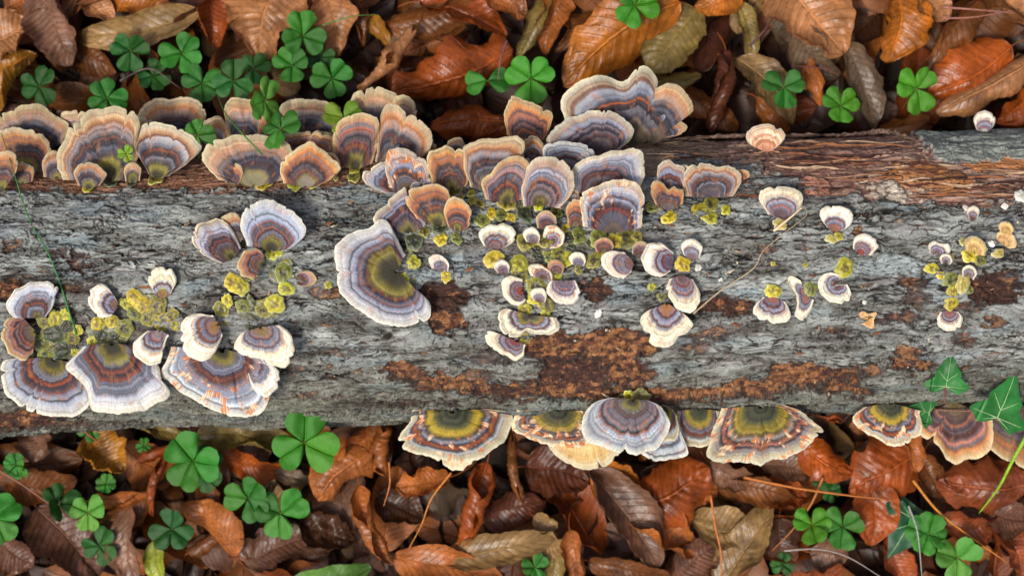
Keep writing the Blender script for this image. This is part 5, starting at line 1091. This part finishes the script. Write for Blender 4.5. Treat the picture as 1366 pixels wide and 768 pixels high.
for k, (poly, th, c) in enumerate([
    ([(855, 492), (880, 482), (930, 478), (990, 476), (1035, 482), (1020, 494), (980, 500), (950, 512), (900, 520), (870, 508)], 2.5, GR),
    ([(560, 470), (600, 460), (650, 468), (668, 478), (640, 494), (600, 492), (560, 486), (530, 472)], 2.2, GR),
    ([(620, 502), (660, 496), (700, 500), (716, 516), (690, 522), (650, 514)], 2.0, GR),
    ([(450, 525), (500, 505), (560, 508), (590, 518), (540, 526), (480, 530)], 1.8, ('#55594e', '#6f7466')),
    ([(1000, 462), (1060, 462), (1130, 470), (1180, 480), (1130, 488), (1070, 480), (1010, 478)], 1.8, GR),
    ([(940, 455), (990, 446), (1060, 452), (1050, 470), (980, 476), (930, 470)], 1.8, GR),
    ([(795, 405), (840, 395), (865, 410), (850, 430), (810, 428)], 1.6, ('#6a7074', '#858c90')),
    ([(735, 412), (762, 414), (768, 432), (750, 438), (734, 430)], 1.6, ('#6a7074', '#858c90')),
    ([(1100, 340), (1180, 336), (1230, 348), (1240, 366), (1190, 372), (1130, 362)], 1.2, ('#879394', '#9fabac')),
    ([(890, 325), (960, 305), (1000, 300), (980, 330), (945, 350)], 1.2, ('#6c787d', '#879397')),
    ([(940, 392), (1000, 368), (1060, 345), (1090, 352), (1040, 380), (990, 400)], 1.4, ('#6c787d', '#879397')),
    ([(1140, 400), (1180, 380), (1210, 392), (1196, 412), (1160, 416)], 1.4, ('#6a7579', '#848f92')),
    ([(0, 350), (40, 340), (90, 352), (70, 368), (20, 372), (-20, 366)], 1.4, ('#687270', '#838d8a')),
    ([(140, 352), (190, 336), (240, 340), (210, 358), (160, 366)], 1.2, ('#6a7579', '#848f92')),
    ([(380, 512), (420, 500), (470, 508), (450, 522), (400, 528)], 1.8, ('#55594e', '#6f7466')),
    ([(1062, 240), (1082, 234), (1104, 240), (1108, 256), (1086, 262), (1064, 256)], 1.4, ('#a8745f', '#bd8a74')),
    ([(1192, 216), (1222, 224), (1250, 236), (1240, 252), (1212, 246), (1198, 232)], 1.6, ('#a8734a', '#c99a6c')),
    ([(1240, 236), (1280, 228), (1286, 242), (1262, 256), (1240, 250)], 1.4, ('#a8734a', '#c58f5c')),
    ([(1168, 250), (1190, 240), (1206, 252), (1212, 270), (1190, 268)], 1.8, ('#b3a594', '#cfc4b4')),
    ([(1120, 540), (1180, 532), (1240, 538), (1220, 548), (1150, 550)], 1.6, ('#55594e', '#6c7065')),
    ([(1240, 470), (1300, 462), (1366, 468), (1400, 490), (1320, 500), (1250, 490)], 1.6, GR),
    ([(410, 440), (450, 430), (500, 445), (520, 458), (460, 462), (420, 452)], 1.6, GR),
    ([(1240, 345), (1262, 350), (1255, 362), (1236, 360)], 1.2, ('#6c7579', '#868f93')),
    ([(1296, 500), (1366, 505), (1420, 515), (1340, 525), (1290, 515)], 1.5, ('#55594e', '#6f7466')),
    ([(290, 545), (380, 530), (450, 535), (420, 548), (330, 556)], 1.5, ('#64695a', '#7f8474'))]):
    flake(poly, th, 300 + k * 7, *c)

# white nub by the far edge
B('bulging white nub by the rolled copper leaf', (1313, 176), [(1302, 172), (1298, 160), (1306, 149), (1318, 148), (1328, 157), (1326, 168), (1320, 174)], 'white', 0, lift=.4, lay=1, core='#e0d8c8')

# ---------------- leaves in the lower layers ----------------
VAR = []
for k in range(14):
    r = random.Random(k + 50)
    V, uv, mid = leaf_mesh((0, -.5, 0), (0, .5, 0), r.uniform(.5, .66), r.choice([.5, .8, 1.1, 1.6, -.5, -.9]), r.uniform(-.2, .2), r.uniform(-.5, .5), r.uniform(-.05, .12), r.uniform(-.08, .08), seed=k + 400, nu=26, nv=15, ribs=11, crumple=1.5)
    VAR.append((mesh('fallen_leaf', V, grid_faces(26, 15), uv=uv, mat=M_LEAF), 'rolled' if abs(0) else ''))
CW = {'copper': 'copper', 'brown': 'brown', 'purple': 'purplish', 'dark': 'dark', 'dkred': 'dark red', 'rust': 'rust', 'grey': 'greyish', 'tan': 'tan', 'mauve': 'mauve'}
used = set(); rr = random.Random(99); spots = []
refs = HERO + CLOV
tries = 0
while len(spots) < 180 and tries < 9000:
    tries += 1
    x = rr.uniform(-15, 1381); up = rr.random() < .45
    y = rr.uniform(-15, 185) if up else rr.uniform(555, 783)
    if any((x - a)**2 + (y - b)**2 < 24**2 for a, b in spots): continue
    spots.append((x, y))
for x, y in spots:
    z = rr.uniform(.004, .025); P = W(x, y, z); key = rr.choice(['copper', 'brown', 'purple', 'dark', 'dkred', 'brown', 'rust', 'grey', 'tan', 'copper', 'mauve'])
    order = sorted(refs, key=lambda h: (h[1] - x)**2 + (h[2] - y)**2)
    lab = None
    for h in order[:12]:
        dx, dy = x - h[1], y - h[2]
        dirs = 'right of' if abs(dx) > abs(dy) and dx > 0 else 'left of' if abs(dx) > abs(dy) else 'below' if dy > 0 else 'above'
        s = f"{CW[key]} leaf buried {dirs} the {h[0]}"
        if len(s.split()) > 16: continue
        if s not in used: lab = s; break
    if lab is None: continue
    used.add(lab)
    me = VAR[rr.randrange(14)][0]
    o = thing('fallen_leaf', lab, 'dead leaf', P, 'dead leaves lying around the log', me)
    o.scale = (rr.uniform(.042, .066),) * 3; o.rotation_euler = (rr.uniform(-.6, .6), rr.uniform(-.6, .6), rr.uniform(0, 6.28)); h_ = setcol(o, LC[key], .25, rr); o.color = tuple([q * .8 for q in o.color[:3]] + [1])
# the litter beyond and beneath: one mass nobody could count
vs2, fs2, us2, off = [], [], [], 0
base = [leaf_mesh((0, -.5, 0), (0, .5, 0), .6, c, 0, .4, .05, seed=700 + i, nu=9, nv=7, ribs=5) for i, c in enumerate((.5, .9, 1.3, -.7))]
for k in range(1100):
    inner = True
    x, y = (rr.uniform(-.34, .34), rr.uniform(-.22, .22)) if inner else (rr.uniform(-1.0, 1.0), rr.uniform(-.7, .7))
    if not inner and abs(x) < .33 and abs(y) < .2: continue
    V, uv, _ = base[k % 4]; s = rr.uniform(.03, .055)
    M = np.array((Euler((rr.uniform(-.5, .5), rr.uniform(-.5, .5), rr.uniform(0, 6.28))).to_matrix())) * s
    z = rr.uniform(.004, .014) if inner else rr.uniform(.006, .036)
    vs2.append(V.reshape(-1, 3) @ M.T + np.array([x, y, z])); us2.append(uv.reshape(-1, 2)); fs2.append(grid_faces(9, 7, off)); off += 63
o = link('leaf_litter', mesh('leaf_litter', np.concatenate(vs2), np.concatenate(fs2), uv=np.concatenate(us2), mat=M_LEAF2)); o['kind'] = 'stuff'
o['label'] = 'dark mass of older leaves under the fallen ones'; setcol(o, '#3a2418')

# crumbs of bark, soil and wood caught on the log, far too many to count
rr = random.Random(5); vs3, fs3, cs3, off = [], [], [], 0
for k in range(620):
    x, y = rr.uniform(-10, 1376), rr.uniform(215, 545); P = on_log(x, y); s = U * rr.choice([.9, 1.2, 1.6, 2.2]); ln = rr.choice([1, 1, 1.6, 4])
    Mx = np.array(Euler((rr.uniform(-.4, .4), rr.uniform(-.4, .4), rr.uniform(-.6, .6) if ln > 2 else rr.uniform(0, 6.28))).to_matrix())
    q = np.array([[1, 0, 0], [-1, 0, 0], [0, 1, 0], [0, -1, 0], [0, 0, .6], [0, 0, -.6]]) * np.array([ln, 1, 1]) * s * np.array([[rr.uniform(.7, 1.3)] for _ in range(6)])
    vs3.append(q @ Mx.T + P + np.array([0, 0, .0006])); fs3.append(np.array([[0, 2, 4], [2, 1, 4], [1, 3, 4], [3, 0, 4], [2, 0, 5], [1, 2, 5], [3, 1, 5], [0, 3, 5]]) + off); off += 6
    cs3.append(np.tile(hexl(rr.choice(['#6a4a34', '#a88a6a', '#3c2c22', '#c9bda6', '#8a5a36', '#5a5a4c'])), (6, 1)))
o = link('bark_crumbs', mesh('bark_crumbs', np.concatenate(vs3), np.concatenate(fs3), col=np.concatenate(cs3), mat=M_BARK, smooth=False)); o['kind'] = 'stuff'; o['label'] = 'tiny crumbs of bark and wood scattered on the log'

vs2, fs2, us2, off = [], [], [], 0
for k in range(6500):
    x, y = rr.uniform(-1.15, 1.15), rr.uniform(-.85, .85)
    if abs(x) < .31 and abs(y) < .175: continue
    V, uv, _ = base[k % 4]; s = rr.uniform(.035, .065)
    M = np.array((Euler((rr.uniform(-.6, .6), rr.uniform(-.6, .6), rr.uniform(0, 6.28))).to_matrix())) * s
    vs2.append(V.reshape(-1, 3) @ M.T + np.array([x, y, rr.uniform(.004, .042)])); us2.append(uv.reshape(-1, 2)); fs2.append(grid_faces(9, 7, off)); off += 63
o = link('outer_leaf_litter', mesh('outer_leaf_litter', np.concatenate(vs2), np.concatenate(fs2), uv=np.concatenate(us2), mat=M_LEAF2)); o['kind'] = 'stuff'
o['label'] = 'brown leaf litter spreading over the ground round the log'; setcol(o, '#84522e')
